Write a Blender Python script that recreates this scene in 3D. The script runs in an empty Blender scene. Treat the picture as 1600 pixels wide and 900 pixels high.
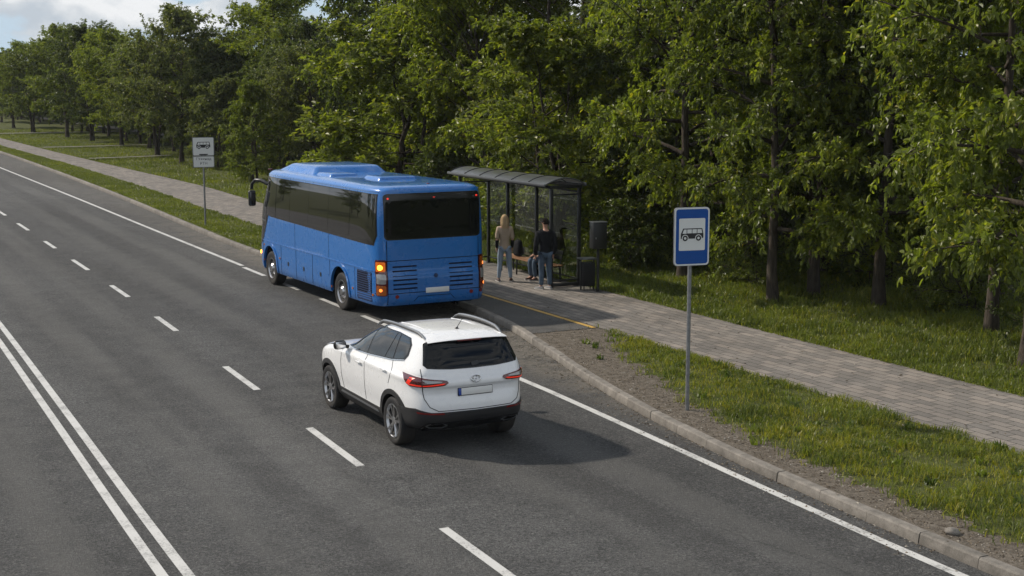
import bpy, bmesh, math, random
import numpy as np
from mathutils import Vector, Matrix
from functools import lru_cache
R_ = math.radians
PI = math.pi
scene = bpy.context.scene
COL = scene.collection
random.seed(7)

# ------------------------------------------------------------------ objects
def tag(o, label=None, cat=None, group=None, kind=None):
    if label: o['label'] = label
    if cat: o['category'] = cat
    if group: o['group'] = group
    if kind: o['kind'] = kind
    return o

def thing(name, label, cat, loc=(0, 0, 0), rz=0.0, group=None):
    o = bpy.data.objects.new(name, None)
    o.empty_display_size = 0.2
    COL.objects.link(o)
    o.location = loc
    o.rotation_euler = (0, 0, rz)
    return tag(o, label, cat, group)

def link_mesh(name, me, mat=None, parent=None):
    o = bpy.data.objects.new(name, me)
    COL.objects.link(o)
    if mat is not None:
        for m in (mat if isinstance(mat, (list, tuple)) else [mat]):
            me.materials.append(m)
    if parent is not None:
        o.parent = parent
    return o

def obj(name, bm, mat, parent=None, smooth=40):
    me = bpy.data.meshes.new(name)
    bm.normal_update()
    bm.to_mesh(me)
    bm.free()
    if smooth:
        me.polygons.foreach_set('use_smooth', [True] * len(me.polygons))
        me.set_sharp_from_angle(angle=R_(smooth))
    return link_mesh(name, me, mat, parent)

def np_mesh(name, verts, quads, attr=None, smooth=False):
    """verts (n,3), quads (m,k) constant-size faces"""
    me = bpy.data.meshes.new(name)
    verts = np.asarray(verts, dtype=np.float32)
    quads = np.asarray(quads, dtype=np.int32)
    m, k = quads.shape
    me.vertices.add(len(verts))
    me.vertices.foreach_set('co', verts.ravel())
    me.loops.add(m * k)
    me.loops.foreach_set('vertex_index', quads.ravel())
    me.polygons.add(m)
    me.polygons.foreach_set('loop_start', np.arange(m, dtype=np.int32) * k)
    me.polygons.foreach_set('use_smooth', np.full(m, bool(smooth)))
    if attr is not None:
        a = me.attributes.new('tint', 'FLOAT', 'POINT')
        a.data.foreach_set('value', np.asarray(attr, dtype=np.float32))
    me.update(calc_edges=True)
    return me

def structure(name, bm, mat, smooth=0):
    o = obj(name, bm, mat, None, smooth)
    o['kind'] = 'structure'
    return o

def dup_tree(root, loc=None, rz=None, scale=None):
    r = root.copy(); COL.objects.link(r)
    for ch in root.children:
        c = ch.copy(); COL.objects.link(c); c.parent = r
        for g in ch.children:
            d = g.copy(); COL.objects.link(d); d.parent = c
    if loc is not None: r.location = loc
    if rz is not None: r.rotation_euler = (0, 0, rz)
    if scale is not None: r.scale = scale
    return r

# ------------------------------------------------------------------ bmesh shapes
def box(bm, c, s, bev=0.0, rot=None, seg=2):
    r = bmesh.ops.create_cube(bm, size=1.0)
    vs = r['verts']
    M = Matrix.Translation(Vector(c))
    if rot is not None:
        M = M @ (rot if isinstance(rot, Matrix) else Matrix.Rotation(rot, 4, 'Z'))
    bmesh.ops.scale(bm, vec=Vector(s), verts=vs)
    if bev > 0:
        es = list({e for v in vs for e in v.link_edges})
        res = bmesh.ops.bevel(bm, geom=es, offset=bev, segments=seg, affect='EDGES', profile=0.5)
        vs = list({v for f in res['faces'] for v in f.verts} | {v for v in vs if v.is_valid})
    bmesh.ops.transform(bm, matrix=M, verts=vs)
    return vs

def tube(bm, pts, rad, n=8, caps=True):
    pts = [Vector(p) for p in pts]
    if not isinstance(rad, (list, tuple)): rad = [rad] * len(pts)
    rings = []
    up = None
    for i, p in enumerate(pts):
        t = (pts[min(i + 1, len(pts) - 1)] - pts[max(i - 1, 0)]).normalized()
        if up is None:
            a = Vector((0, 0, 1)) if abs(t.z) < 0.9 else Vector((1, 0, 0))
            u = t.cross(a).normalized()
        else:
            u = (up - t * up.dot(t)).normalized()
        up = u
        w = t.cross(u)
        rings.append([bm.verts.new(p + (u * math.cos(2 * PI * k / n) + w * math.sin(2 * PI * k / n)) * rad[i]) for k in range(n)])
    for a, b in zip(rings, rings[1:]):
        for k in range(n):
            bm.faces.new((a[k], a[(k + 1) % n], b[(k + 1) % n], b[k]))
    if caps:
        bm.faces.new(rings[0][::-1]); bm.faces.new(rings[-1])
    return rings

def cyl(bm, p0, p1, r0, r1=None, n=16):
    return tube(bm, [p0, p1], [r0, r0 if r1 is None else r1], n)

def lathe(bm, prof, axis='X', n=32, c=(0, 0, 0), closed=False):
    """prof: list of (axial, radius)"""
    rings = []
    for a, r in prof:
        ring = []
        for k in range(n):
            t = 2 * PI * k / n
            p = (a, r * math.cos(t), r * math.sin(t)) if axis == 'X' else (r * math.cos(t), r * math.sin(t), a)
            ring.append(bm.verts.new(Vector(p) + Vector(c)))
        rings.append(ring)
    pairs = list(zip(rings, rings[1:]))
    if closed: pairs.append((rings[-1], rings[0]))
    for A, B in pairs:
        for k in range(n):
            bm.faces.new((A[k], A[(k + 1) % n], B[(k + 1) % n], B[k]))
    if not closed:
        bm.faces.new(rings[0][::-1]); bm.faces.new(rings[-1])
    bmesh.ops.recalc_face_normals(bm, faces=bm.faces)

def prism(bm, poly, fn, depth):
    """poly 2d list; fn(a,b,h)->xyz ; extruded between h=0 and h=depth"""
    A = [bm.verts.new(fn(a, b, 0)) for a, b in poly]
    B = [bm.verts.new(fn(a, b, depth)) for a, b in poly]
    f1 = bm.faces.new(A[::-1]); f2 = bm.faces.new(B)
    fs = [f1, f2]
    for i in range(len(poly)):
        j = (i + 1) % len(poly)
        fs.append(bm.faces.new((A[i], A[j], B[j], B[i])))
    bmesh.ops.recalc_face_normals(bm, faces=fs)

def rrect(w, h, r, cx=0, cy=0, k=4):
    out = []
    for sx, sy, a0 in ((1, 1, 0), (-1, 1, 90), (-1, -1, 180), (1, -1, 270)):
        for i in range(k + 1):
            a = R_(a0 + 90 * i / k)
            out.append((cx + sx * (w / 2 - r) + r * math.cos(a), cy + sy * (h / 2 - r) + r * math.sin(a)))
    return out

def circ(cx, cy, r, n=20, a0=0, a1=360):
    return [(cx + r * math.cos(R_(a0 + (a1 - a0) * i / n)), cy + r * math.sin(R_(a0 + (a1 - a0) * i / n))) for i in range(n + 1)]

def ring_poly(bm, cx, cy, r0, r1, fn, depth, n=24):
    A = [[bm.verts.new(fn(cx + r * math.cos(2 * PI * i / n), cy + r * math.sin(2 * PI * i / n), h)) for i in range(n)] for r, h in ((r0, 0), (r0, depth), (r1, depth), (r1, 0))]
    fs = []
    for q in range(4):
        a, b = A[q], A[(q + 1) % 4]
        for i in range(n):
            fs.append(bm.faces.new((a[i], a[(i + 1) % n], b[(i + 1) % n], b[i])))
    bmesh.ops.recalc_face_normals(bm, faces=fs)

# ------------------------------------------------------------------ hull of a vehicle: stacked horizontal outlines
def mono(xs, ys, x):
    xs = np.asarray(xs, float); ys = np.asarray(ys, float)
    h = np.diff(xs); d = np.diff(ys) / h
    m = np.zeros(len(xs)); m[0] = d[0]; m[-1] = d[-1]
    for i in range(1, len(xs) - 1):
        if d[i - 1] * d[i] > 0:
            w1 = 2 * h[i] + h[i - 1]; w2 = h[i] + 2 * h[i - 1]
            m[i] = (w1 + w2) / (w1 / d[i - 1] + w2 / d[i])
    i = int(np.clip(np.searchsorted(xs, x) - 1, 0, len(xs) - 2))
    t = (x - xs[i]) / h[i]
    t = min(max(t, 0), 1)
    return ((2*t**3-3*t*t+1)*ys[i] + (t**3-2*t*t+t)*h[i]*m[i] + (-2*t**3+3*t*t)*ys[i+1] + (t**3-t*t)*h[i]*m[i+1])

class Hull:
    def __init__(self, rows):
        self.rows = np.array(rows, float)   # z, yr, yf, w, n_rear, n_front
        self.z0, self.z1 = self.rows[0, 0], self.rows[-1, 0]
        self.c = {}
        self.t = {}
    def par(self, z):
        k = round(z, 4)
        if k not in self.c:
            self.c[k] = tuple(mono(self.rows[:, 0], self.rows[:, j], k) for j in range(1, 6))
        return self.c[k]
    def half(self, z, t):
        yr, yf, w, nr, nf = self.par(z)
        yc = (yr + yf) / 2; L = (yf - yr) / 2
        s, c = math.sin(t), math.cos(t)
        n = nr if c > 0 else nf
        return w * abs(s) ** (2 / n), yc - L * math.copysign(abs(c) ** (2 / n), c)
    def table(self, z):
        k = round(z, 4)
        if k not in self.t:
            ts = np.concatenate([np.linspace(0, 0.35, 60)**1.0, np.linspace(0.36, PI - 0.36, 160), np.linspace(PI - 0.35, PI, 60)])
            # superellipse bunches at t=0: oversample there
            ts = np.unique(np.concatenate([ts, np.geomspace(1e-7, 0.35, 160), PI - np.geomspace(1e-7, 0.35, 160)]))
            P = np.array([self.half(k, t) for t in ts])
            S = np.concatenate([[0], np.cumsum(np.hypot(*np.diff(P, axis=0).T))])
            self.t[k] = (S, P)
        return self.t[k]
    def _s(self, s, z):
        S, P = self.table(z)
        a = abs(s)
        return Vector((math.copysign(np.interp(a, S, P[:, 0]), s) if s else 0.0, np.interp(a, S, P[:, 1]), z))
    def _n(self, f, a, z, out):
        e = 0.012
        za = max(z - e, self.z0); zb = min(z + e, self.z1)
        du = f(a + e, z) - f(a - e, z); dv = f(a, zb) - f(a, za)
        n = du.cross(dv)
        if n.length < 1e-9: return Vector(out)
        n.normalize()
        if n.dot(Vector(out)) < 0: n = -n
        return n
    def at_s(self, s, z, off=0):
        p = self._s(s, z)
        if off == 0: return p
        mid = Vector((0, (self.par(z)[0] + self.par(z)[1]) / 2, z))
        return p + self._n(self._s, s, z, (p - mid)) * off
    def _y(self, side):
        def f(y, z):
            yr, yf, w, nr, nf = self.par(z)
            yc = (yr + yf) / 2; L = (yf - yr) / 2
            q = (y - yc) / L
            n = nr if q < 0 else nf
            return Vector((side * w * max(1 - abs(q) ** n, 1e-6) ** (1 / n), y, z))
        return f
    def at_y(self, y, z, off=0, side=-1):
        f = self._y(side); p = f(y, z)
        return p + self._n(f, y, z, (side, 0, 0)) * off if off else p
    def _x(self, end):
        def f(x, z):
            yr, yf, w, nr, nf = self.par(z)
            yc = (yr + yf) / 2; L = (yf - yr) / 2
            n = nr if end < 0 else nf
            return Vector((x, yc + end * L * max(1 - abs(x / w) ** n, 1e-6) ** (1 / n), z))
        return f
    def at_x(self, x, z, off=0, end=-1):
        f = self._x(end); p = f(x, z)
        return p + self._n(f, x, z, (0, end, 0)) * off if off else p
    def mesh(self, zs, nt=48):
        bm = bmesh.new()
        ts = np.linspace(0, 1, nt)
        rings = []
        for z in zs:
            S, P = self.table(z)
            # resample: dense at the corners by curvature-free mix of arclength and angle
            s = np.linspace(0, S[-1], nt)
            right = [(np.interp(q, S, P[:, 0]), np.interp(q, S, P[:, 1])) for q in s]
            # add corner samples
            ring = [(x, y) for x, y in right] + [(-x, y) for x, y in right[-2:0:-1]]
            rings.append([bm.verts.new((x, y, z)) for x, y in ring])
        n = len(rings[0])
        for a, b in zip(rings, rings[1:]):
            for k in range(n):
                bm.faces.new((a[k], a[(k + 1) % n], b[(k + 1) % n], b[k]))
        bm.faces.new(rings[0][::-1])
        # roof cap as strips between mirrored vertices
        top = rings[-1]
        for i in range(0, nt - 1):
            l0 = top[-i] if i else top[0]; l1 = top[-(i + 1)] if i + 1 < nt - 1 else top[nt - 1]
            vs = []
            for v in (top[i], top[i + 1], l1, l0):
                if v not in vs: vs.append(v)
            if len(vs) > 2: bm.faces.new(vs)
        bmesh.ops.recalc_face_normals(bm, faces=bm.faces)
        return bm

def patch(bm, poly, fn, off=0.004, depth=0.02, da=0.08, db=0.08):
    """polygon in surface coordinates (a,b), cut into a grid, laid on the surface fn(a,b,off) and given thickness"""
    t = bmesh.new()
    vs = [t.verts.new((a, b, 0)) for a, b in poly]
    t.faces.new(vs)
    aa = [p[0] for p in poly]; bb = [p[1] for p in poly]
    for lo, hi, d, ax in ((min(aa), max(aa), da, 0), (min(bb), max(bb), db, 1)):
        k = max(1, int((hi - lo) / d))
        for i in range(1, k):
            co = Vector((0, 0, 0)); co[ax] = lo + (hi - lo) * i / k
            no = Vector((0, 0, 0)); no[ax] = 1
            bmesh.ops.bisect_plane(t, geom=t.verts[:] + t.edges[:] + t.faces[:], plane_co=co, plane_no=no, dist=1e-5)
    bmesh.ops.triangulate(t, faces=[f for f in t.faces if len(f.verts) > 4])
    bnd = [e for e in t.edges if len(e.link_faces) == 1]
    par = {v: (v.co.x, v.co.y) for v in t.verts}
    newv = {v: bm.verts.new(fn(*par[v], off)) for v in t.verts}
    fs = [bm.faces.new([newv[v] for v in f.verts]) for f in t.faces]
    if depth > 0:
        low = {}
        for e in bnd:
            for v in e.verts:
                if v not in low: low[v] = bm.verts.new(fn(*par[v], off - depth))
        for e in bnd:
            a, b = e.verts
            fs.append(bm.faces.new((newv[a], newv[b], low[b], low[a])))
    t.free()
    bmesh.ops.recalc_face_normals(bm, faces=fs)
    # make sure the outer skin looks outwards
    f = fs[0]
    c = f.calc_center_median()
    a, b = np.mean([par[v] for v in par], axis=0)
    outv = fn(a, b, off) - fn(a, b, off - 0.01)
    f.normal_update()
    ref = max((q for q in fs), key=lambda q: q.calc_area()); ref.normal_update()
    if ref.normal.dot(outv) < 0:
        bmesh.ops.reverse_faces(bm, faces=fs)
    return fs

def strip(bm, pts, w, fn, off=0.002, depth=0.01, d=0.12):
    """a thin line of width w along a polyline in surface coordinates"""
    for (a0, b0), (a1, b1) in zip(pts, pts[1:]):
        L = math.hypot(a1 - a0, b1 - b0)
        nx, ny = -(b1 - b0) / L * w / 2, (a1 - a0) / L * w / 2
        ex, ey = (a1 - a0) / L * w * 0.35, (b1 - b0) / L * w * 0.35
        patch(bm, [(a0 + nx - ex, b0 + ny - ey), (a0 - nx - ex, b0 - ny - ey), (a1 - nx + ex, b1 - ny + ey), (a1 + nx + ex, b1 + ny + ey)], fn, off, depth, d, d)

def cut_wheels(o, spots, half_in, rad, dark_index, wide=0.8):
    """cut wheel housings out of a hull with a boolean, housing faces take the dark slot"""
    bm = bmesh.new()
    for y, z in spots:
        for sx in (-1, 1):
            lathe_b = bmesh.new()
            lathe(lathe_b, [(sx * half_in, rad), (sx * (half_in + wide), rad)], 'X', 40, (0, y, z))
            me = bpy.data.meshes.new('tmp'); lathe_b.to_mesh(me); lathe_b.free(); bm.from_mesh(me); bpy.data.meshes.remove(me)
    me = bpy.data.meshes.new('cut'); bm.to_mesh(me); bm.free()
    c = bpy.data.objects.new('cut', me); COL.objects.link(c); c.parent = o.parent
    for m in o.data.materials: me.materials.append(m)
    me.polygons.foreach_set('material_index', [dark_index] * len(me.polygons))
    mod = o.modifiers.new('b', 'BOOLEAN'); mod.object = c; mod.operation = 'DIFFERENCE'; mod.solver = 'EXACT'
    dg = bpy.context.evaluated_depsgraph_get()
    new = bpy.data.meshes.new_from_object(o.evaluated_get(dg))
    o.modifiers.clear()
    old = o.data; o.data = new
    bpy.data.objects.remove(c)
    new.polygons.foreach_set('use_smooth', [True] * len(new.polygons))
    new.set_sharp_from_angle(angle=R_(40))
    for p in new.polygons:
        ce = p.center
        for y, z in spots:
            if (ce.y - y) ** 2 + (ce.z - z) ** 2 < (rad * 1.002) ** 2 and abs(ce.x) < half_in + 0.36: p.material_index = dark_index

# ------------------------------------------------------------------ materials
def mat(name, col, rough=0.5, metal=0.0, spec=0.5, coat=0.0, emit=None, es=0.0, ior=None):
    m = bpy.data.materials.new(name); m.use_nodes = True
    b = m.node_tree.nodes['Principled BSDF']
    b.inputs['Base Color'].default_value = (*col, 1)
    b.inputs['Roughness'].default_value = rough
    b.inputs['Metallic'].default_value = metal
    b.inputs['Specular IOR Level'].default_value = spec
    if ior: b.inputs['IOR'].default_value = ior
    if coat:
        b.inputs['Coat Weight'].default_value = coat
        b.inputs['Coat Roughness'].default_value = 0.06
    if emit:
        b.inputs['Emission Color'].default_value = (*emit, 1)
        b.inputs['Emission Strength'].default_value = es
    return m

class NT:
    """small helper to write node trees"""
    def __init__(self, m):
        self.t = m.node_tree; self.n = self.t.nodes; self.l = self.t.links
    def new(self, typ, **kw):
        x = self.n.new(typ)
        for k, v in kw.items():
            if k == 'ins':
                for a, b in v.items():
                    s = x.inputs[a]
                    if isinstance(b, bpy.types.NodeSocket): self.l.new(b, s)
                    else: s.default_value = b
            else: setattr(x, k, v)
        return x
    def noise(self, vec, scale, detail=4, rough=0.55, dist=0.0):
        x = self.new('ShaderNodeTexNoise', ins={'Scale': scale, 'Detail': detail, 'Roughness': rough, 'Distortion': dist})
        if vec is not None: self.l.new(vec, x.inputs['Vector'])
        return x.outputs['Fac']
    def ramp(self, fac, stops, interp='LINEAR'):
        x = self.new('ShaderNodeValToRGB'); x.color_ramp.interpolation = interp
        els = x.color_ramp.elements
        while len(els) < len(stops): els.new(0.5)
        for e, (p, c) in zip(els, stops):
            e.position = p
            e.color = (*c, 1) if isinstance(c, (tuple, list)) else (c, c, c, 1)
        self.l.new(fac, x.inputs['Fac'])
        return x.outputs['Color']
    def mix(self, fac, a, b, blend='MIX'):
        x = self.new('ShaderNodeMix', data_type='RGBA', blend_type=blend)
        for s, v in ((x.inputs[0], fac), (x.inputs[6], a), (x.inputs[7], b)):
            if isinstance(v, bpy.types.NodeSocket): self.l.new(v, s)
            elif isinstance(v, (tuple, list)): s.default_value = (*v, 1)
            else: s.default_value = v
        return x.outputs[2]
    def math(self, op, a, b=0.0, c=0.0, clamp=False):
        x = self.new('ShaderNodeMath', operation=op, use_clamp=clamp)
        for i, v in enumerate((a, b, c)):
            if isinstance(v, bpy.types.NodeSocket): self.l.new(v, x.inputs[i])
            else: x.inputs[i].default_value = v
        return x.outputs[0]
    def maprange(self, v, a, b, c=0.0, d=1.0, smooth=True):
        x = self.new('ShaderNodeMapRange', interpolation_type='SMOOTHSTEP' if smooth else 'LINEAR', ins={'From Min': a, 'From Max': b, 'To Min': c, 'To Max': d})
        self.l.new(v, x.inputs['Value'])
        return x.outputs['Result']
    def mapping(self, vec, scale=(1, 1, 1), loc=(0, 0, 0), rot=(0, 0, 0)):
        x = self.new('ShaderNodeMapping', ins={'Scale': scale, 'Location': loc, 'Rotation': rot})
        self.l.new(vec, x.inputs['Vector'])
        return x.outputs['Vector']
    def bump(self, h, strength=0.3, dist=0.01, normal=None):
        x = self.new('ShaderNodeBump', ins={'Strength': strength, 'Distance': dist, 'Height': h})
        if normal is not None: self.l.new(normal, x.inputs['Normal'])
        return x.outputs['Normal']

def node_mat(name, rough=0.8, spec=0.3):
    m = mat(name, (0.5, 0.5, 0.5), rough, 0, spec)
    nt = NT(m)
    nt.b = nt.n['Principled BSDF']
    nt.pos = nt.new('ShaderNodeNewGeometry').outputs['Position']
    nt.sep = nt.new('ShaderNodeSeparateXYZ', ins={'Vector': nt.pos})
    nt.set = lambda k, v: nt.l.new(v, nt.b.inputs[k])
    return m, nt

MT = {}
def make_materials():
    M = MT
    # asphalt
    m, t = node_mat('asphalt', 0.82, 0.35)
    str_ = t.mapping(t.pos, (1.0, 0.10, 1.0))
    big = t.noise(str_, 0.55, 5, 0.6)
    mid = t.noise(t.pos, 1.7, 4, 0.6)
    fine = t.noise(t.pos, 55, 3, 0.7)
    vor = t.new('ShaderNodeTexVoronoi', ins={'Scale': 70.0, 'Vector': t.pos}).outputs['Distance']
    c = t.ramp(big, [(0.32, (0.034, 0.0345, 0.0345)), (0.68, (0.104, 0.105, 0.104))])
    c = t.mix(0.45, c, t.ramp(mid, [(0.3, (0.036, 0.036, 0.035)), (0.70, (0.106, 0.104, 0.100))]))
    c = t.mix(0.5, c, t.ramp(t.noise(t.mapping(t.pos, (1, 0.35, 1), (7, 3, 0)), 0.16, 3, 0.5), [(0.35, 0.30), (0.65, 0.68)]), 'OVERLAY')
    c = t.mix(0.85, c, t.ramp(t.noise(t.pos, 24, 4, 0.75, 1.2), [(0.36, 0.10), (0.5, 0.44), (0.64, 0.92)]), 'OVERLAY')
    c = t.mix(0.6, c, t.ramp(fine, [(0.30, 0.15), (0.52, 0.45), (0.70, 0.9)]), 'OVERLAY')
    fl = t.new('ShaderNodeTexVoronoi', ins={'Scale': 38.0, 'Vector': t.pos}).outputs['Color']
    chips = t.new('ShaderNodeSeparateColor', ins={'Color': fl}).outputs['Red']
    c = t.mix(t.ramp(chips, [(0.92, 0.0), (0.97, 0.38)]), c, (0.19, 0.18, 0.17))
    # polished wheel tracks and a darker oil strip between them, in each lane
    def track(x0, x1, wob):
        d = t.math('ABSOLUTE', t.math('SUBTRACT', t.sep.outputs['X'], t.math('ADD', x0, t.math('MULTIPLY', t.sep.outputs['Y'], wob))))
        return t.maprange(d, x1, x1 * 2.6, 1.0, 0.0)
    tn = t.maprange(t.noise(str_, 0.9, 4, 0.6), 0.25, 0.7)
    for x0 in (4.75, 6.25, 8.55, 10.15, 1.0, 2.4):
        c = t.mix(t.math('MULTIPLY', t.math('MULTIPLY', track(x0, 0.20, 0.012), tn), 0.42), c, (0.120, 0.117, 0.110))
    for x0 in (5.5, 9.35):
        c = t.mix(t.math('MULTIPLY', t.math('MULTIPLY', track(x0, 0.16, 0.012), tn), 0.35), c, (0.030, 0.029, 0.028))
    # sealed cracks across the carriageway
    cw = t.new('ShaderNodeTexVoronoi', feature='DISTANCE_TO_EDGE', ins={'Scale': 0.16, 'Vector': t.new('ShaderNodeVectorMath', operation='ADD', ins={0: t.pos, 1: t.new('ShaderNodeTexNoise', ins={'Scale': 0.8, 'Vector': t.pos, 'Detail': 6.0, 'Roughness': 0.65}).outputs['Color']}).outputs[0]}).outputs['Distance']
    c = t.mix(t.math('MULTIPLY', t.ramp(cw, [(0.0, 1.0), (0.0045, 0.0)]), t.maprange(t.noise(t.pos, 0.35, 3), 0.46, 0.6, 0.0, 0.6)), c, (0.024, 0.024, 0.023))
    # sand and dust swept against the kerb and into the mouth of the bay
    edge = t.maprange(t.sep.outputs['X'], 11.75, 13.1)
    far = t.maprange(t.sep.outputs['Y'], 42.0, 60.0, 1.0, 0.35)
    dn = t.noise(t.pos, 1.1, 6, 0.7)
    dm = t.math('MULTIPLY', t.math('MULTIPLY', edge, far), t.maprange(dn, 0.30, 0.56))
    dust = t.ramp(t.noise(t.pos, 9, 5, 0.7), [(0.3, (0.085, 0.075, 0.062)), (0.7, (0.20, 0.18, 0.150))])
    c = t.mix(t.math('MULTIPLY', dm, 0.95), c, dust)
    # cracks in the bay
    cr = t.new('ShaderNodeTexVoronoi', feature='DISTANCE_TO_EDGE', ins={'Scale': 0.9, 'Vector': t.new('ShaderNodeVectorMath', operation='ADD', ins={0: t.pos, 1: t.new('ShaderNodeTexNoise', ins={'Scale': 2.2, 'Vector': t.pos, 'Detail': 5.0}).outputs['Color']}).outputs[0]}).outputs['Distance']
    crm = t.math('MULTIPLY', t.ramp(cr, [(0.0, 1.0), (0.022, 0.0)]), t.math('MULTIPLY', t.maprange(t.sep.outputs['X'], 12.2, 12.8), 0.8))
    c = t.mix(crm, c, (0.025, 0.023, 0.02))
    t.set('Base Color', c)
    h = t.math('ADD', t.math('MULTIPLY', vor, 0.6), fine)
    t.set('Normal', t.bump(t.math('ADD', h, t.math('MULTIPLY', t.noise(t.pos, 24, 4, 0.75, 1.2), 1.6)), 0.85, 0.018))
    M['asphalt'] = m
    # darker old asphalt pad
    m, t = node_mat('pad_asphalt', 0.85, 0.3)
    fine = t.noise(t.pos, 45, 3, 0.7)
    c = t.ramp(t.noise(t.pos, 0.9, 5, 0.65), [(0.3, (0.055, 0.054, 0.052)), (0.7, (0.10, 0.096, 0.09))])
    c = t.mix(0.7, c, t.ramp(fine, [(0.3, 0.2), (0.52, 0.46), (0.7, 0.85)]), 'OVERLAY')
    t.set('Base Color', c); t.set('Normal', t.bump(fine, 0.5, 0.01))
    M['pad'] = m
    # road paint, worn
    for nm, col, k in (('white_paint', (0.52, 0.518, 0.50), 0.665), ('yellow_paint', (0.50, 0.31, 0.07), 0.66)):
        m, t = node_mat(nm, 0.6, 0.4)
        w = t.noise(t.pos, 26, 5, 0.75)
        w2 = t.noise(t.pos, 2.2, 4, 0.6)
        a = t.math('ADD', t.math('MULTIPLY', w, 0.6), t.math('MULTIPLY', w2, 0.4))
        c = t.mix(t.ramp(a, [(k - 0.17, 0.0), (k - 0.02, 0.9)]), col, (0.085, 0.084, 0.08))
        c = t.mix(0.35, c, t.ramp(w, [(0.3, 0.35), (0.7, 0.65)]), 'OVERLAY')
        t.set('Base Color', c); t.set('Normal', t.bump(w, 0.3, 0.004))
        M[nm] = m
    # pavers
    m, t = node_mat('pavers', 0.85, 0.25)
    rot = t.mapping(t.pos, (1, 1, 1), (0, 0, 0), (0, 0, R_(90)))
    br = t.new('ShaderNodeTexBrick', offset=0.5, ins={'Vector': rot, 'Scale': 1.0, 'Mortar Size': 0.009, 'Mortar Smooth': 0.2, 'Bias': 0.0, 'Brick Width': 0.42, 'Row Height': 0.21, 'Color1': (0.0, 0, 0, 1), 'Color2': (1, 1, 1, 1), 'Mortar': (0, 0, 0, 1)})
    c = t.ramp(t.new('ShaderNodeSeparateColor', ins={'Color': br.outputs['Color']}).outputs['Red'], [(0.0, (0.148, 0.137, 0.125)), (0.5, (0.190, 0.173, 0.155)), (1.0, (0.238, 0.210, 0.184))])
    c = t.mix(0.55, c, t.ramp(t.noise(t.pos, 0.8, 5, 0.6), [(0.3, 0.30), (0.7, 0.68)]), 'OVERLAY')
    c = t.mix(0.5, c, t.ramp(t.noise(t.pos, 40, 3, 0.7), [(0.3, 0.30), (0.7, 0.70)]), 'OVERLAY')
    c = t.mix(br.outputs['Fac'], c, (0.035, 0.033, 0.030))
    t.set('Base Color', c)
    h = t.math('SUBTRACT', t.math('MULTIPLY', t.noise(t.pos, 30, 3, 0.6), 0.3), br.outputs['Fac'])
    t.set('Normal', t.bump(h, 0.5, 0.008))
    M['pavers'] = m
    # worn concrete path
    m, t = node_mat('path_gravel', 0.9, 0.2)
    c = t.ramp(t.noise(t.pos, 1.5, 6, 0.65), [(0.3, (0.13, 0.125, 0.11)), (0.7, (0.22, 0.205, 0.185))])
    t.set('Base Color', c)
    M['path'] = m
    # kerb concrete: joints every metre
    m, t = node_mat('kerb_concrete', 0.85, 0.25)
    c = t.ramp(t.noise(t.pos, 5, 6, 0.65), [(0.3, (0.125, 0.115, 0.101)), (0.7, (0.25, 0.229, 0.202))])
    c = t.mix(0.5, c, t.ramp(t.noise(t.pos, 60, 3, 0.7), [(0.3, 0.3), (0.7, 0.7)]), 'OVERLAY')
    c = t.mix(t.math('MULTIPLY', t.maprange(t.sep.outputs['Z'], 0.0, 0.09, 0.75, 0.0), t.noise(t.pos, 4, 4)), c, (0.09, 0.08, 0.068))
    blk = t.new('ShaderNodeAttribute', attribute_name='tint').outputs['Fac']
    c = t.mix(0.45, c, t.ramp(blk, [(0.0, 0.33), (1.0, 0.66)]), 'OVERLAY')
    t.set('Base Color', c); t.set('Normal', t.bump(t.noise(t.pos, 35, 4, 0.7), 0.4, 0.006))
    M['kerb'] = m
    # soil under the grass
    m, t = node_mat('turf', 0.95, 0.1)
    n1 = t.noise(t.pos, 0.35, 5, 0.6); n2 = t.noise(t.pos, 6, 5, 0.7)
    c = t.ramp(n1, [(0.30, (0.050, 0.060, 0.018)), (0.52, (0.075, 0.088, 0.026)), (0.72, (0.110, 0.102, 0.045))])
    c = t.mix(0.6, c, t.ramp(n2, [(0.3, (0.036, 0.042, 0.014)), (0.7, (0.105, 0.115, 0.040))]))
    t.set('Base Color', c); t.set('Normal', t.bump(t.noise(t.pos, 14, 4, 0.7), 0.8, 0.05))
    M['turf'] = m
    m, t = node_mat('dirt', 0.95, 0.15)
    n2 = t.noise(t.pos, 7, 6, 0.72); n3 = t.noise(t.pos, 42, 4, 0.75)
    c = t.ramp(n2, [(0.3, (0.070, 0.058, 0.044)), (0.5, (0.135, 0.116, 0.094)), (0.72, (0.195, 0.170, 0.140))])
    c = t.mix(0.75, c, t.ramp(n3, [(0.3, 0.18), (0.7, 0.78)]), 'OVERLAY')
    t.set('Base Color', c); t.set('Normal', t.bump(t.math('ADD', n2, t.math('MULTIPLY', n3, 0.5)), 0.9, 0.04))
    M['dirt'] = m
    # leaves: tint per leaf, species colour per object
    def leaf_mat(name, trans, gloss, spread=0.5):
        m = bpy.data.materials.new(name); m.use_nodes = True
        t = NT(m)
        b = t.n['Principled BSDF']; out = t.n['Material Output']
        tint = t.new('ShaderNodeAttribute', attribute_name='tint').outputs['Fac']
        oc = t.new('ShaderNodeObjectInfo').outputs['Color']
        v = t.ramp(tint, [(0.0, (0.45, 0.50, 0.5)), (0.6, (1.0, 1.0, 1.0)), (0.93, (1.5, 1.35, 0.9)), (1.0, (2.2, 1.6, 0.8))])
        c = t.mix(1.0, oc, v, 'MULTIPLY')
        t.l.new(c, b.inputs['Base Color'])
        b.inputs['Roughness'].default_value = 0.40
        b.inputs['Specular IOR Level'].default_value = gloss
        tr = t.new('ShaderNodeBsdfTranslucent')
        t.l.new(t.mix(1.0, c, (1.7, 1.9, 0.6), 'MULTIPLY'), tr.inputs['Color'])
        mx = t.new('ShaderNodeMixShader', ins={0: trans})
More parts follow.
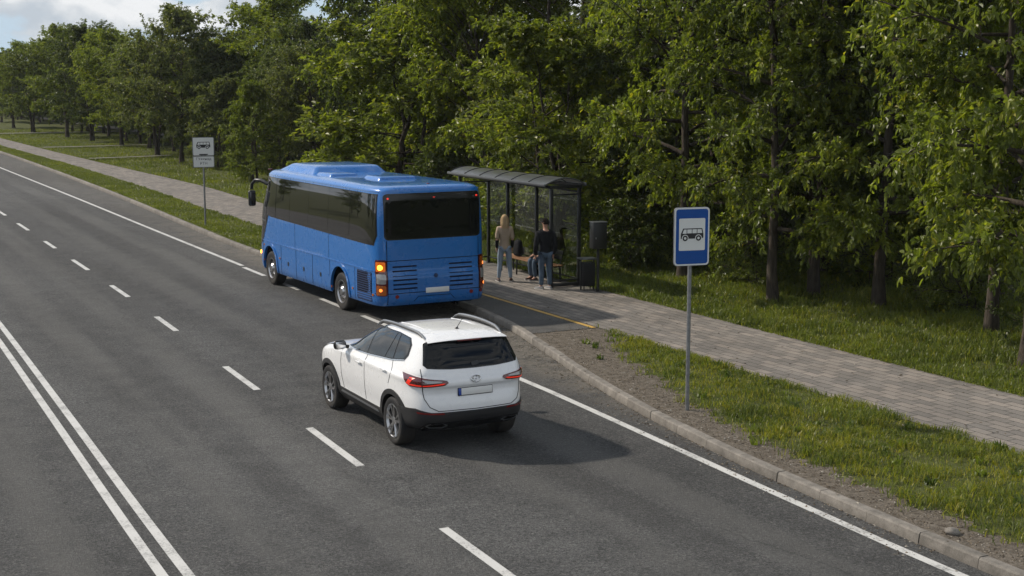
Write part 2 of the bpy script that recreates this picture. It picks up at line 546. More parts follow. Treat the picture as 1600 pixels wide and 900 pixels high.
        t.l.new(b.outputs[0], mx.inputs[1]); t.l.new(tr.outputs[0], mx.inputs[2])
        t.l.new(mx.outputs[0], out.inputs['Surface'])
        return m
    M['leaf'] = leaf_mat('leaf', 0.45, 0.42)
    M['blade'] = leaf_mat('grass_blade', 0.35, 0.25)
    m, t = node_mat('bark', 0.9, 0.2)
    n = t.noise(t.mapping(t.pos, (9, 9, 1.6)), 2.0, 5, 0.7)
    t.set('Base Color', t.ramp(n, [(0.3, (0.028, 0.022, 0.017)), (0.7, (0.090, 0.074, 0.058))]))
    t.set('Normal', t.bump(n, 0.8, 0.03))
    M['bark'] = m
    # litter on the dirt
    m, t = node_mat('litter', 0.9, 0.2)
    a = t.new('ShaderNodeAttribute', attribute_name='tint').outputs['Fac']
    t.set('Base Color', t.ramp(a, [(0.0, (0.045, 0.035, 0.025)), (0.5, (0.15, 0.12, 0.085)), (0.8, (0.24, 0.21, 0.17)), (1.0, (0.34, 0.32, 0.28))]))
    M['litter'] = m
    # painted things
    def paint(name, col, rough, coat, dirt=(0.12, 0.105, 0.085), amount=0.35, ztop=1.0, spec=0.5):
        m, t = node_mat(name, rough, spec)
        t.b.inputs['Coat Weight'].default_value = coat; t.b.inputs['Coat Roughness'].default_value = 0.05
        d = t.math('MULTIPLY', t.maprange(t.sep.outputs['Z'], 0.15, ztop, amount, 0.0), t.maprange(t.noise(t.pos, 3.5, 5, 0.65), 0.25, 0.75))
        t.set('Base Color', t.mix(d, col, dirt))
        t.set('Roughness', t.maprange(t.noise(t.pos, 5, 4), 0.3, 0.7, rough * 0.95, rough * 1.08))
        return m
    M['bus_blue'] = paint('bus_blue', (0.005, 0.130, 0.43), 0.28, 0.8, dirt=(0.075, 0.075, 0.072), amount=0.34, ztop=1.3)
    M['car_white'] = paint('car_white', (0.76, 0.765, 0.77), 0.28, 0.8, amount=0.10, ztop=0.8)
    M['black_plastic'] = paint('black_plastic', (0.016, 0.016, 0.017), 0.55, 0.0, amount=0.18, ztop=0.7)
    M['rubber'] = paint('rubber', (0.014, 0.014, 0.015), 0.75, 0.0, amount=0.35, ztop=0.5, spec=0.3)
    M['glass_dark'] = mat('glass_dark', (0.006, 0.007, 0.008), 0.03, 0, 0.5, ior=1.75)
    M['rear_glass'] = mat('rear_glass', (0.004, 0.005, 0.006), 0.03, 0, 0.32)
    M['bus_glass'] = mat('bus_glass', (0.006, 0.006, 0.007), 0.025, 0, 0.5, ior=1.9)
    M['gloss_black'] = mat('gloss_black', (0.010, 0.010, 0.011), 0.12)
    M['void'] = mat('void', (0.004, 0.004, 0.004), 0.9, 0, 0.1)
    M['grille_blue'] = mat('grille_blue', (0.006, 0.022, 0.08), 0.5)
    M['slot'] = mat('slot', (0.003, 0.010, 0.032), 0.7, 0, 0.2)
    M['chrome'] = mat('chrome', (0.72, 0.72, 0.73), 0.16, 1.0)
    M['alloy'] = mat('alloy', (0.50, 0.50, 0.51), 0.28, 1.0)
    M['dark_alloy'] = mat('dark_alloy', (0.05, 0.05, 0.052), 0.4, 0.6)
    M['steel'] = mat('steel', (0.30, 0.31, 0.32), 0.38, 0.9)
    m, t = node_mat('galvanised', 0.5, 0.4)
    t.b.inputs['Metallic'].default_value = 0.6
    t.set('Base Color', t.ramp(t.noise(t.pos, 12, 4), [(0.3, (0.17, 0.175, 0.18)), (0.7, (0.27, 0.275, 0.28))]))
    M['galvanised'] = m
    M['red_lens'] = mat('red_lens', (0.16, 0.006, 0.006), 0.08, 0, 0.5, 1.0)
    M['dark_lens'] = mat('dark_lens', (0.085, 0.006, 0.006), 0.06, 0, 0.5, 1.0)
    M['clear_lens'] = mat('clear_lens', (0.30, 0.30, 0.30), 0.06, 0.2, 0.5, 1.0)
    M['amber_lens'] = mat('amber_lens', (0.36, 0.09, 0.01), 0.1, 0, 0.5, 1.0)
    M['red_led'] = mat('red_led', (0.5, 0.02, 0.01), 0.3, emit=(1.0, 0.04, 0.015), es=0.42)
    M['red_spot'] = mat('red_spot', (0.5, 0.02, 0.01), 0.3, emit=(1.0, 0.05, 0.03), es=0.7)
    M['orange_spot'] = mat('orange_spot', (0.5, 0.1, 0.01), 0.3, emit=(1.0, 0.22, 0.03), es=2.2)
    M['amber_lamp'] = mat('amber_lamp', (0.6, 0.25, 0.02), 0.3, emit=(1.0, 0.30, 0.02), es=8)
    M['amber_lit'] = mat('amber_lit', (0.45, 0.12, 0.01), 0.2, emit=(1.0, 0.17, 0.008), es=0.30)
    M['plate'] = mat('plate_white', (0.66, 0.66, 0.64), 0.4)
    M['plate_blue'] = mat('plate_blue', (0.02, 0.06, 0.30), 0.4)
    M['sign_blue'] = mat('sign_blue', (0.004, 0.062, 0.27), 0.4, 0, 0.3)
    M['sign_white'] = mat('sign_white', (0.62, 0.63, 0.62), 0.4)
    M['sign_grey'] = mat('sign_grey', (0.40, 0.41, 0.42), 0.45)
    M['sign_black'] = mat('sign_black', (0.012, 0.012, 0.014), 0.5)
    M['frame_black'] = mat('frame_black', (0.012, 0.013, 0.014), 0.4)
    M['frame_grey'] = mat('frame_grey', (0.10, 0.105, 0.11), 0.35, 0.3)
    m, t = node_mat('wood_slats', 0.55, 0.3)
    t.set('Base Color', t.ramp(t.noise(t.mapping(t.pos, (14, 0.8, 14)), 2.0, 5, 0.6), [(0.3, (0.13, 0.060, 0.028)), (0.7, (0.27, 0.145, 0.072))]))
    M['wood'] = m
    # thin glazing: see-through pane with its mirror reflection
    def pane(name, tintc, refl, rough=0.02):
        m = bpy.data.materials.new(name); m.use_nodes = True
        t = NT(m); out = t.n['Material Output']
        t.n.remove(t.n['Principled BSDF'])
        tr = t.new('ShaderNodeBsdfTransparent', ins={'Color': (*tintc, 1)})
        gl = t.new('ShaderNodeBsdfGlossy', ins={'Color': (1, 1, 1, 1), 'Roughness': rough})
        g = t.new('ShaderNodeNewGeometry')
        cs = t.math('ABSOLUTE', t.new('ShaderNodeVectorMath', operation='DOT_PRODUCT', ins={0: g.outputs['Normal'], 1: g.outputs['Incoming']}).outputs['Value'])
        fac = t.math('ADD', t.math('MULTIPLY', t.math('POWER', t.math('SUBTRACT', 1.0, cs), 5.0), 0.9), refl, clamp=True)
        mx = t.new('ShaderNodeMixShader', ins={0: fac})
        t.l.new(tr.outputs[0], mx.inputs[1]); t.l.new(gl.outputs[0], mx.inputs[2]); t.l.new(mx.outputs[0], out.inputs['Surface'])
        return m
    M['pane'] = pane('shelter_glass', (0.86, 0.885, 0.875), 0.028)
    M['roof_pane'] = pane('smoked_roof', (0.16, 0.17, 0.19), 0.30, 0.30)
    # people
    M['skin'] = mat('skin', (0.42, 0.24, 0.17), 0.5, 0, 0.35)
    def cloth(name, c0, c1, sc=60):
        m, t = node_mat(name, 0.9, 0.15)
        t.set('Base Color', t.mix(t.noise(t.pos, 6, 4, 0.6), c0, c1))
        t.set('Normal', t.bump(t.noise(t.mapping(t.pos, (1, 1, 0.6)), 14, 4, 0.6), 0.6, 0.03))
        return m
    M['beige'] = cloth('beige_cloth', (0.34, 0.265, 0.19), (0.44, 0.35, 0.26))
    M['jeans'] = cloth('light_jeans', (0.19, 0.24, 0.30), (0.28, 0.34, 0.41))
    M['jeans_dark'] = cloth('blue_jeans', (0.055, 0.080, 0.115), (0.095, 0.130, 0.175))
    M['black_cloth'] = cloth('black_cloth', (0.010, 0.011, 0.013), (0.022, 0.023, 0.026))
    M['green_cloth'] = cloth('olive_cloth', (0.035, 0.05, 0.035), (0.06, 0.075, 0.05))
    M['blonde'] = cloth('blonde_hair', (0.30, 0.20, 0.10), (0.46, 0.34, 0.20))
    M['dark_hair'] = cloth('dark_hair', (0.010, 0.008, 0.006), (0.022, 0.017, 0.013))
    M['brown_leather'] = mat('brown_leather', (0.045, 0.018, 0.012), 0.4)
    M['grey_shoe'] = mat('grey_shoe', (0.16, 0.16, 0.17), 0.7)
    M['sole'] = mat('sole', (0.50, 0.48, 0.45), 0.7)
make_materials()
# ------------------------------------------------------------------ camera, light, sky
H = 5.5
def setup():
    cam = bpy.data.cameras.new('camera'); co = bpy.data.objects.new('camera', cam); COL.objects.link(co)
    cam.lens = 2200 * 36 / 1600; cam.sensor_width = 36; cam.clip_end = 5000
    yaw, p = R_(27.087), R_(8.276)
    F = Vector((math.sin(yaw) * math.cos(p), math.cos(yaw) * math.cos(p), -math.sin(p)))
    co.location = (0, 0, H); co.rotation_euler = F.to_track_quat('-Z', 'Y').to_euler()
    scene.camera = co
    el, az = R_(SUN_EL), R_(SUN_AZ)          # az: from +Y towards +X
    d = Vector((math.sin(az) * math.cos(el), math.cos(az) * math.cos(el), math.sin(el)))
    sl = bpy.data.lights.new('sun', 'SUN'); sl.energy = SUN_E; sl.angle = R_(2.2); sl.color = (1.0, 0.905, 0.78)
    so = bpy.data.objects.new('sun', sl); COL.objects.link(so)
    so.rotation_euler = d.to_track_quat('Z', 'Y').to_euler(); so.location = (0, 0, 60)
    w = bpy.data.worlds.new('World'); scene.world = w; w.use_nodes = True
    t = NT(w); bg = t.n['Background']
    sky = t.new('ShaderNodeTexSky', sky_type='NISHITA', sun_disc=False, sun_elevation=el, sun_rotation=az, air_density=1.0, dust_density=0.4, ozone_density=2.5)
    tc = t.new('ShaderNodeTexCoord').outputs['Generated']
    sp = t.new('ShaderNodeSeparateXYZ', ins={'Vector': tc})
    zc = t.math('MAXIMUM', sp.outputs['Z'], 0.0)
    # cumulus banks: project on a dome that flattens towards the horizon
    q = t.math('ADD', zc, 0.16)
    u = t.math('DIVIDE', sp.outputs['X'], q); v = t.math('DIVIDE', sp.outputs['Y'], q)
    vec = t.new('ShaderNodeCombineXYZ', ins={'X': u, 'Y': v, 'Z': 0.0}).outputs[0]
    vec3 = t.mapping(tc, (1.0, 1.0, 1.9), (2.2, 8.5, 5.1))
    n = t.noise(vec3, 13.0, 9, 0.52, 0.15)
    n2 = t.noise(t.mapping(vec3, (1, 1, 1), (0.0, 0.0, 0.035)), 13.0, 9, 0.56, 0.15)
    big = t.noise(t.mapping(vec, (1, 1, 1), (3.1, 0.7, 0)), 0.55, 4, 0.5)
    dens = t.math('ADD', t.math('MULTIPLY', n, 0.72), t.math('MULTIPLY', big, 0.30))
    cover = t.ramp(dens, [(0.445, 0.0), (0.492, 1.0)])
    shade = t.ramp(t.math('ADD', 0.47, t.math('MULTIPLY', t.math('SUBTRACT', n, n2), 0.85)), [(0.37, (3.9, 4.3, 4.75)), (0.47, (4.9, 5.15, 5.4)), (0.56, (6.6, 6.65, 6.7))])
    c = t.mix(t.math('MULTIPLY', cover, 0.93), t.mix(t.maprange(zc, 0.02, 0.38), (3.9, 4.85, 5.7), sky.outputs[0]), shade)
    t.l.new(c, bg.inputs['Color']); bg.inputs['Strength'].default_value = SKY_S
    vs = scene.view_settings
    vs.view_transform = 'Standard'; vs.look = 'None'; vs.gamma = 1; vs.use_curve_mapping = False; vs.exposure = EXPO
    if HAZE > 0:
        bm = bmesh.new(); box(bm, (15, 140, 9.0), (260, 420, 21.0)); o = obj('haze', bm, None, None, 0); o['kind'] = 'stuff'
        m = bpy.data.materials.new('haze'); m.use_nodes = True; t = NT(m); t.n.remove(t.n['Principled BSDF'])
        v = t.new('ShaderNodeVolumePrincipled', ins={'Color': (0.86, 0.92, 1.0, 1), 'Density': HAZE, 'Anisotropy': 0.0})
        t.l.new(v.outputs[0], t.n['Material Output'].inputs['Volume']); o.data.materials.append(m)
    scene.cycles.max_bounces = 8; scene.cycles.diffuse_bounces = 3; scene.cycles.transparent_max_bounces = 24
    scene.cycles.transmission_bounces = 6; scene.cycles.use_adaptive_sampling = True; scene.cycles.adaptive_threshold = 0.02
    scene.cycles.use_denoising = True; scene.cycles.sample_clamp_indirect = 6
SUN_EL, SUN_AZ, SUN_E, SKY_S, EXPO = 39, -41, 3.9, 0.125, 0.14
HAZE = 0.00013
setup()

# ------------------------------------------------------------------ lines of the road
def spline(pts, step=1.0):
    pts = sorted(pts, key=lambda p: p[1])
    ys = [p[1] for p in pts]; xs = [p[0] for p in pts]
    n = int((ys[-1] - ys[0]) / step) + 1
    Y = np.linspace(ys[0], ys[-1], n)
    return [(mono(ys, xs, y), y) for y in Y]
def xat(pts, y):
    pts = sorted(pts, key=lambda p: p[1])
    return mono([p[1] for p in pts], [p[0] for p in pts], min(max(y, pts[0][1]), pts[-1][1]))
EDGE = [(11.25, -20), (11.40, 5), (11.46, 11.4), (11.60, 15), (11.77, 18.5), (11.95, 23), (12.05, 41), (12.10, 53), (12.22, 72), (12.28, 98), (12.5, 140), (12.9, 260)]
LANE = [(6.6, -20), (6.85, 10), (6.95, 15), (7.13, 20), (7.30, 25.5), (7.50, 32.5), (7.62, 38), (7.70, 44.5), (7.77, 50), (7.87, 58), (8.0, 75), (8.2, 120), (8.6, 260)]
DBLR = [(3.45, -20), (3.70, 15.2), (3.88, 24.3), (4.06, 33.8), (4.35, 60), (4.7, 140), (5.0, 260)]
KERB = [(11.72, -20), (11.76, 4), (11.80, 10.9), (11.98, 15.4), (12.22, 17.9), (12.76, 21.3), (13.62, 25.2), (14.25, 28.2), (14.56, 31.4), (14.60, 35.5), (14.05, 39), (13.30, 42.6), (13.22, 44.5), (13.47, 53), (14.0, 67), (14.5, 87), (14.9, 118), (15.2, 260)]
WALKL = [(15.75, -20), (15.75, 52), (15.85, 59), (16.45, 78), (16.6, 99), (16.4, 130), (16.4, 260)]
WALKR = [(18.78, -20), (18.75, 52), (18.90, 62), (19.3, 74), (19.0, 92), (18.7, 120), (18.6, 260)]

def band(bm, L, Rr, y0, y1, z, step=1.5, zf=None):
    n = max(2, int((y1 - y0) / step) + 1)
    prev = None
    for y in np.linspace(y0, y1, n):
        a = L(y) if callable(L) else L; b = Rr(y) if callable(Rr) else Rr
        cur = (bm.verts.new((a, y, z)), bm.verts.new((b, y, z)))
        if prev: bm.faces.new((prev[0], prev[1], cur[1], cur[0]))
        prev = cur
fE, fL, fD, fK, fWL, fWR = [(lambda y, p=p: xat(p, y)) for p in (EDGE, LANE, DBLR, KERB, WALKL, WALKR)]
ZV = 0.12   # height of verge and pavement above the road

def build_ground():
    bm = bmesh.new()
    vs = [bm.verts.new(p) for p in ((-1500, -300, -0.05), (1500, -300, -0.05), (1500, 2600, -0.05), (-1500, 2600, -0.05))]
    bm.faces.new(vs)
    structure('ground', bm, MT['turf'])
    bm = bmesh.new(); band(bm, -4.2, lambda y: fK(y) + 0.06, -20, 800, 0.0)
    structure('road', bm, MT['asphalt'])
    # raised ground right of the kerb, gently uneven inside the wood
    bm = bmesh.new()
    ys = np.linspace(-20, 260, 160); cols = [0.0, 0.6, 1.4, 2.5, 4, 6, 8.5, 11, 14, 18, 24, 32, 45, 70, 120]
    rows = []
    rng = np.random.default_rng(3)
    for y in ys:
        x0 = fK(y) + 0.10
        r = []
        for c in cols:
            z = ZV if c < 8 else ZV + 0.10 * math.sin(y * 0.21 + c) * min(1, (c - 8) / 6) + 0.04 * rng.normal() * min(1, (c - 8) / 6)
            r.append(bm.verts.new((x0 + c, y, z)))
        rows.append(r)
    for a, b in zip(rows, rows[1:]):
        for i in range(len(cols) - 1): bm.faces.new((a[i], a[i + 1], b[i + 1], b[i]))
    structure('verge', bm, MT['turf'], 60)
    # kerb of single stones butted together
    V = []; Q = []; T = []
    y = -20.0; rng = random.Random(5)
    while y < 200:
        L = 0.98 if y < 60 else 3.0
        g = 0.012 if y < 60 else 0.03
        j = rng.uniform(-0.006, 0.006); zt = 0.135 + rng.uniform(-0.004, 0.004); tn = rng.random()
        prof = [(-0.02, -0.04), (0.0, zt - 0.022), (0.018, zt), (0.142, zt), (0.155, zt - 0.01), (0.155, -0.04)]
        b = len(V)
        for yy in (y + g / 2, y + L - g / 2):
            x = fK(yy) + j
            for px, pz in prof: V.append((x + px, yy, pz)); T.append(tn)
        n = len(prof)
        for i in range(n - 1): Q.append((b + i, b + n + i, b + n + i + 1, b + i + 1))
        Q.append((b + 0, b + 1, b + 4, b + 5)); Q.append((b + 1, b + 2, b + 3, b + 4))
        Q.append((b + n + 5, b + n + 4, b + n + 1, b + n)); Q.append((b + n + 4, b + n + 3, b + n + 2, b + n + 1))
        y += L
    o = link_mesh('kerb', np_mesh('kerb', V, Q, T), MT['kerb']); o['kind'] = 'structure'
    # pavement, widened towards the bay by the shelter
    bm = bmesh.new(); band(bm, fWL, fWR, -20, 200, ZV + 0.008)
    structure('pavement', bm, MT['pavers'])
    bm = bmesh.new(); band(bm, lambda y: fK(y) + 0.16, lambda y: fWL(y) - 0.0, 26.55, 40.5, ZV + 0.004)
    structure('bus_stop_pad', bm, MT['pad'])
    # bare dirt along the kerb with a ragged edge
    rng = np.random.default_rng(11)
    def dirt_edge(y):
        base = mono([-20, 8, 12, 15, 18.7, 21.2, 23.6, 25.5, 26.6], [0.70, 0.70, 0.62, 0.58, 0.70, 1.0, 1.15, 1.75, 1.85], y)
        return base + 0.10 * math.sin(y * 5.1) + 0.08 * math.sin(y * 11.7 + 1) + 0.05 * math.sin(y * 23.0)
    global DIRT_EDGE; DIRT_EDGE = dirt_edge
    bm = bmesh.new(); band(bm, lambda y: fK(y) + 0.15, lambda y: min(fK(y) + 0.17 + dirt_edge(y), fWL(y) - 0.02), -20, 26.6, ZV + 0.004, 0.06)
    structure('dirt_strip', bm, MT['dirt'])
    # worn grass edge beside the far pavement
    for k, (y, x1, w) in enumerate(((102.5, 25, 0.8), (122, 30, 1.0), (158, 36, 1.7))):
        bm = bmesh.new()
        n = 14; prev = None
        for i in range(n + 1):
            s = i / n; x = fWR(y) + s * (x1 - fWR(y)); yy = y + 1.6 * s * s + 0.3 * math.sin(3 * s)
            cur = (bm.verts.new((x, yy - w / 2, ZV + 0.13)), bm.verts.new((x, yy + w / 2, ZV + 0.13)))
            if prev: bm.faces.new((prev[0], cur[0], cur[1], prev[1]))
            prev = cur
        structure('path', bm, MT['path'])
    # far cross path seen between the trunks
    bm = bmesh.new(); band(bm, 33.5, 35.4, 66, 240, ZV + 0.16, 4)
    structure('path', bm, MT['path'])
    # painted lines
    zp = 0.004
    bm = bmesh.new(); band(bm, lambda y: fE(y) - 0.07, lambda y: fE(y) + 0.07, -20, 23.4, zp); band(bm, lambda y: fE(y) - 0.07, lambda y: fE(y) + 0.07, 41.6, 600, zp)
    structure('edge_line_marking', bm, MT['white_paint'])
    bm = bmesh.new()
    for y0, y1 in ((39.1, 41.2), (35.9, 37.6), (32.5, 34.2), (29.6, 31.2), (26.8, 28.4), (24.2, 25.4)):
        band(bm, lambda y: fE(y) - 0.14, lambda y: fE(y), y0, y1, zp)
    structure('bay_dash_marking', bm, MT['white_paint'])
    bm = bmesh.new()
    y = 13.05 - 6.0 * 4
    dashes = [(13.0, 15.5), (18.67, 21.2), (24.34, 26.69), (31.13, 33.29), (36.76, 39.13), (42.69, 45.45), (48.91, 51.33), (55.42, 58.44), (62.2, 65.0), (68.6, 71.4), (75, 78), (82, 85), (89, 92), (96, 99), (104, 107), (7, 9.5), (1, 3.5)]
    dashes += [(112 + 8 * k, 115 + 8 * k) for k in range(30)]
    for y0, y1 in dashes: band(bm, lambda y: fL(y) - 0.065, lambda y: fL(y) + 0.065, y0, y1, zp)
    structure('lane_dash_marking', bm, MT['white_paint'])
    bm = bmesh.new()
    for dx in (0.0, -0.27): band(bm, lambda y: fD(y) + dx - 0.062, lambda y: fD(y) + dx + 0.062, -20, 600, zp)
    structure('double_line_marking', bm, MT['white_paint'])
    bm = bmesh.new(); band(bm, lambda y: fWL(y) - 0.16, lambda y: fWL(y) - 0.04, 26.6, 40.4, ZV + 0.010)
    structure('yellow_line_marking', bm, MT['yellow_paint'])
build_ground()

# ------------------------------------------------------------------ wheels
def wheel(parent, x, y, r, w, rim_r, side, style):
    """tyre with a rim child; outer face at x (side = -1 left, +1 right)"""
    bm = bmesh.new()
    xi = x - side * w
    s = side
    prof = [(xi, rim_r * 0.7), (xi, r * 0.93), (xi + s * 0.02, r * 0.985), (xi + s * 0.035, r), (x - s * 0.035, r), (x - s * 0.018, r * 0.985), (x, r * 0.93), (x + s * 0.004, (r + rim_r) / 2), (x - s * 0.004, rim_r + 0.008), (x - s * 0.03, rim_r - 0.005), (x - s * 0.06, rim_r * 0.7)]
    lathe(bm, prof, 'X', 40, (0, y, r), closed=True)
    t = obj('tyre', bm, MT['rubber'], parent, 35)
    t.scale = (1 / parent.scale.x if style == 'bus' else 1, 1 / parent.scale.y, 1 / parent.scale.z)
    t.location = (x * (1 - t.scale.x), y * (1 - t.scale.y), 0)
    # rim: barrel + spokes + hub
    bm = bmesh.new()
    lathe(bm, [(x - s * 0.02, rim_r - 0.005), (x - s * 0.004, rim_r), (x - s * 0.002, rim_r - 0.012), (x - s * 0.02, rim_r - 0.025), (x - s * 0.10, rim_r - 0.035), (x - s * 0.10, rim_r - 0.02)], 'X', 40, (0, y, r), closed=True)
    if style == 'car':
        for k in range(5):
            for dk in (-0.17, 0.17):
                a = 2 * PI * k / 5 + 0.3
                a0 = a + dk * 0.9; a1 = a + dk * 1.35
                p0 = Vector((x - s * 0.030, y + 0.055 * math.cos(a0), r + 0.055 * math.sin(a0)))
                p1 = Vector((x - s * 0.012, y + (rim_r - 0.015) * math.cos(a1), r + (rim_r - 0.015) * math.sin(a1)))
                dv = (p1 - p0); L = dv.length; dv.normalize()
                M = Matrix.Translation((p0 + p1) / 2) @ Vector((0, 0, 1)).rotation_difference(dv).to_matrix().to_4x4()
                q = bmesh.ops.create_cube(bm, size=1)['verts']
                bmesh.ops.scale(bm, vec=(0.022, 0.028, L), verts=q)
                bmesh.ops.transform(bm, matrix=M, verts=q)
        lathe(bm, [(x - s * 0.05, 0.075), (x - s * 0.02, 0.07), (x - s * 0.012, 0.04), (x - s * 0.012, 0.001)], 'X', 24, (0, y, r))
    else:
        lathe(bm, [(x - s * 0.09, rim_r - 0.03), (x - s * 0.075, 0.18), (x - s * 0.035, 0.165), (x - s * 0.03, 0.13), (x + s * 0.01, 0.09), (x + s * 0.015, 0.05), (x + s * 0.015, 0.001)], 'X', 32, (0, y, r))
        for k in range(10):
            a = 2 * PI * k / 10
            c = Vector((x - s * 0.03, y + 0.145 * math.cos(a), r + 0.145 * math.sin(a)))
            cyl(bm, c, c + Vector((s * 0.025, 0, 0)), 0.014, n=6)
    nf = len(bm.faces)
    if style == 'bus':
        for k in range(8):
            a = 2 * PI * (k + 0.5) / 8
            c = Vector((x - s * 0.084, y + 0.213 * math.cos(a), r + 0.213 * math.sin(a)))
            cyl(bm, c, c + Vector((s * 0.012, 0, 0)), 0.026, n=12)
        bm.faces.ensure_lookup_table()
        for f in bm.faces[nf:]: f.material_index = 1
    obj('rim', bm, [MT['alloy'], MT['void']], t, 35)
    if style == 'car':
        bm = bmesh.new()
        lathe(bm, [(x - s * 0.105, rim_r - 0.02), (x - s * 0.10, 0.16), (x - s * 0.085, 0.15), (x - s * 0.085, 0.001)], 'X', 32, (0, y, r))
        obj('brake_disc', bm, MT['dark_alloy'], t, 35)

# ------------------------------------------------------------------ the white car
def make_car():
    M = MT
    root = thing('passenger_car', 'white compact SUV with black lower bumper and silver roof rails, following the blue bus', 'car', (8.95, 19.62, 0), R_(0.6))
    Hc = Hull([
        (0.26, -0.40, 3.12, 0.78, 6, 5), (0.34, -0.56, 3.24, 0.84, 6, 5), (0.42, -0.80, 3.37, 0.885, 6, 7), (0.55, -0.885, 3.43, 0.893, 6, 7.5),
        (0.70, -0.895, 3.45, 0.908, 6, 7.5), (0.84, -0.878, 3.44, 0.915, 6, 7.5), (0.94, -0.862, 3.40, 0.914, 6, 7.5), (1.00, -0.868, 3.35, 0.912, 6, 7), (1.045, -0.895, 3.28, 0.910, 6, 6.5),
        (1.09, -0.892, 3.15, 0.910, 6.5, 6), (1.13, -0.880, 2.91, 0.902, 7, 5), (1.16, -0.872, 2.68, 0.878, 7, 4.4), (1.19, -0.862, 2.47, 0.862, 7, 4), (1.23, -0.848, 2.27, 0.846, 7.5, 4), (1.30, -0.822, 2.09, 0.818, 8, 4.2), (1.40, -0.775, 1.87, 0.780, 8, 4.5),
        (1.52, -0.712, 1.60, 0.733, 8, 4.5), (1.62, -0.655, 1.36, 0.692, 8, 4.2), (1.69, -0.60, 1.16, 0.655, 7, 4), (1.73, -0.545, 1.00, 0.620, 4.6, 3.6), (1.757, -0.44, 0.85, 0.555, 4, 3.2), (1.775, -0.27, 0.66, 0.44, 3.4, 3), (1.785, -0.05, 0.48, 0.28, 3, 3)])
    zs = list(np.linspace(0.26, 1.0, 30)) + list(np.linspace(1.02, 1.26, 16)) + list(np.linspace(1.285, 1.66, 16)) + [1.675, 1.69, 1.705, 1.72, 1.735, 1.747, 1.757, 1.766, 1.775, 1.781, 1.785]
    bm = Hc.mesh(zs, 150)
    root.scale = (1.085, 1.015, 0.99)
    body = obj('body', bm, [M['car_white'], M['void']], root, 50)
    WB = 2.72; r = 0.375
    cut_wheels(body, [(0, r), (WB, r)], 0.60, 0.435, 1)
    S, X, XF = Hc.at_s, (lambda x, z, off=0: Hc.at_x(x, z, off, -1)), (lambda x, z, off=0: Hc.at_x(x, z, off, 1))
    for sd in (-1, 1):
        Y = lambda y, z, off=0, sd=sd: Hc.at_y(y, z, off, sd)
        # arches
        for yc in (0.0, WB):
            bm = bmesh.new()
            pts = []
            a0, a1 = -14, 194
            out = circ(yc, r, 0.505, 28, a0, a1); inn = circ(yc, r, 0.428, 28, a0, a1)
            for i in range(28):
                patch(bm, [inn[i], inn[i + 1], out[i + 1], out[i]], Y, 0.016, 0.07, 1, 1)
            bmesh.ops.remove_doubles(bm, verts=bm.verts, dist=0.0004)
            obj('wheel_arch', bm, M['black_plastic'], root, 40)
            wheel(root, sd * 0.905, yc, r, 0.235, 0.265, sd, 'car')
        # sill with a pale strip
        bm = bmesh.new(); patch(bm, [(0.44, 0.27), (2.28, 0.27), (2.23, 0.50), (0.50, 0.48)], Y, 0.014, 0.05, 0.1, 0.06); sill = obj('sill', bm, M['black_plastic'], root)
        bm = bmesh.new(); patch(bm, [(0.56, 0.405), (2.15, 0.425), (2.12, 0.455), (0.58, 0.432)], Y, 0.020, 0.02, 0.1, 0.06); obj('trim_strip', bm, M['steel'], sill)
        # glass house
        bm = bmesh.new(); patch(bm, [(2.19, 1.185), (1.10, 1.235), (0.2, 1.30), (-0.22, 1.365), (-0.29, 1.44), (-0.275, 1.60), (-0.15, 1.685), (0.3, 1.705), (0.95, 1.69), (1.30, 1.655), (1.60, 1.515), (1.93, 1.335)], Y, 0.006, 0.014, 0.05, 0.04); obj('window_surround', bm, M['gloss_black'], root)
        for poly in ([(2.02, 1.215), (1.145, 1.252), (1.145, 1.665), (1.29, 1.638), (1.57, 1.50), (1.86, 1.335)],
                     [(1.075, 1.255), (0.475, 1.30), (0.335, 1.682), (0.90, 1.678), (1.075, 1.668)],
                     [(0.445, 1.302), (0.175, 1.325), (0.205, 1.683), (0.31, 1.685)],
                     [(0.125, 1.33), (-0.19, 1.38), (-0.255, 1.45), (-0.24, 1.59), (-0.13, 1.665), (0.155, 1.682)]):
            bm = bmesh.new(); patch(bm, poly, Y, 0.010, 0.012, 0.05, 0.04); obj('side_window', bm, M['glass_dark'], root)
        bm = bmesh.new(); strip(bm, [(2.14, 1.186), (1.1, 1.233), (0.2, 1.298), (-0.21, 1.36)], 0.014, Y, 0.012, 0.012, 0.05); obj('window_trim', bm, M['chrome'], root)
        # door seams
        for ln in ([(2.10, 1.17), (2.13, 0.95), (2.11, 0.70), (2.05, 0.51)], [(1.11, 1.225), (1.10, 0.9), (1.09, 0.5)], [(0.16, 1.295), (0.06, 1.12), (0.14, 0.95)], [(2.38, 1.165), (2.9, 1.10), (3.12, 1.02)]):
            bm = bmesh.new(); strip(bm, ln, 0.0075, Y, 0.0035, 0.012, 0.04); obj('panel_gap', bm, M['void'], root)
        # fuel flap / handles
        for hy, hz in ((1.31, 1.075), (0.30, 1.125)):
            bm = bmesh.new(); patch(bm, circ(hy, hz, 0.062, 16)[:-1], Y, 0.001, 0.004); 
            p = Hc.at_y(hy, hz, 0.028, sd); box(bm, p, (0.024, 0.19, 0.028), 0.010)
            obj('door_handle', bm, M['car_white'], root)
        # mirror
        bm = bmesh.new()
        vs = box(bm, (sd * 0.985, 1.96, 1.25), (0.20, 0.12, 0.155), 0.055, seg=3)
        mi = obj('wing_mirror', bm, M['gloss_black'], root)
        bm = bmesh.new(); tube(bm, [(sd * 0.84, 1.99, 1.20), (sd * 0.93, 1.97, 1.225)], [0.035, 0.03], 8); obj('mirror_arm', bm, M['gloss_black'], mi)
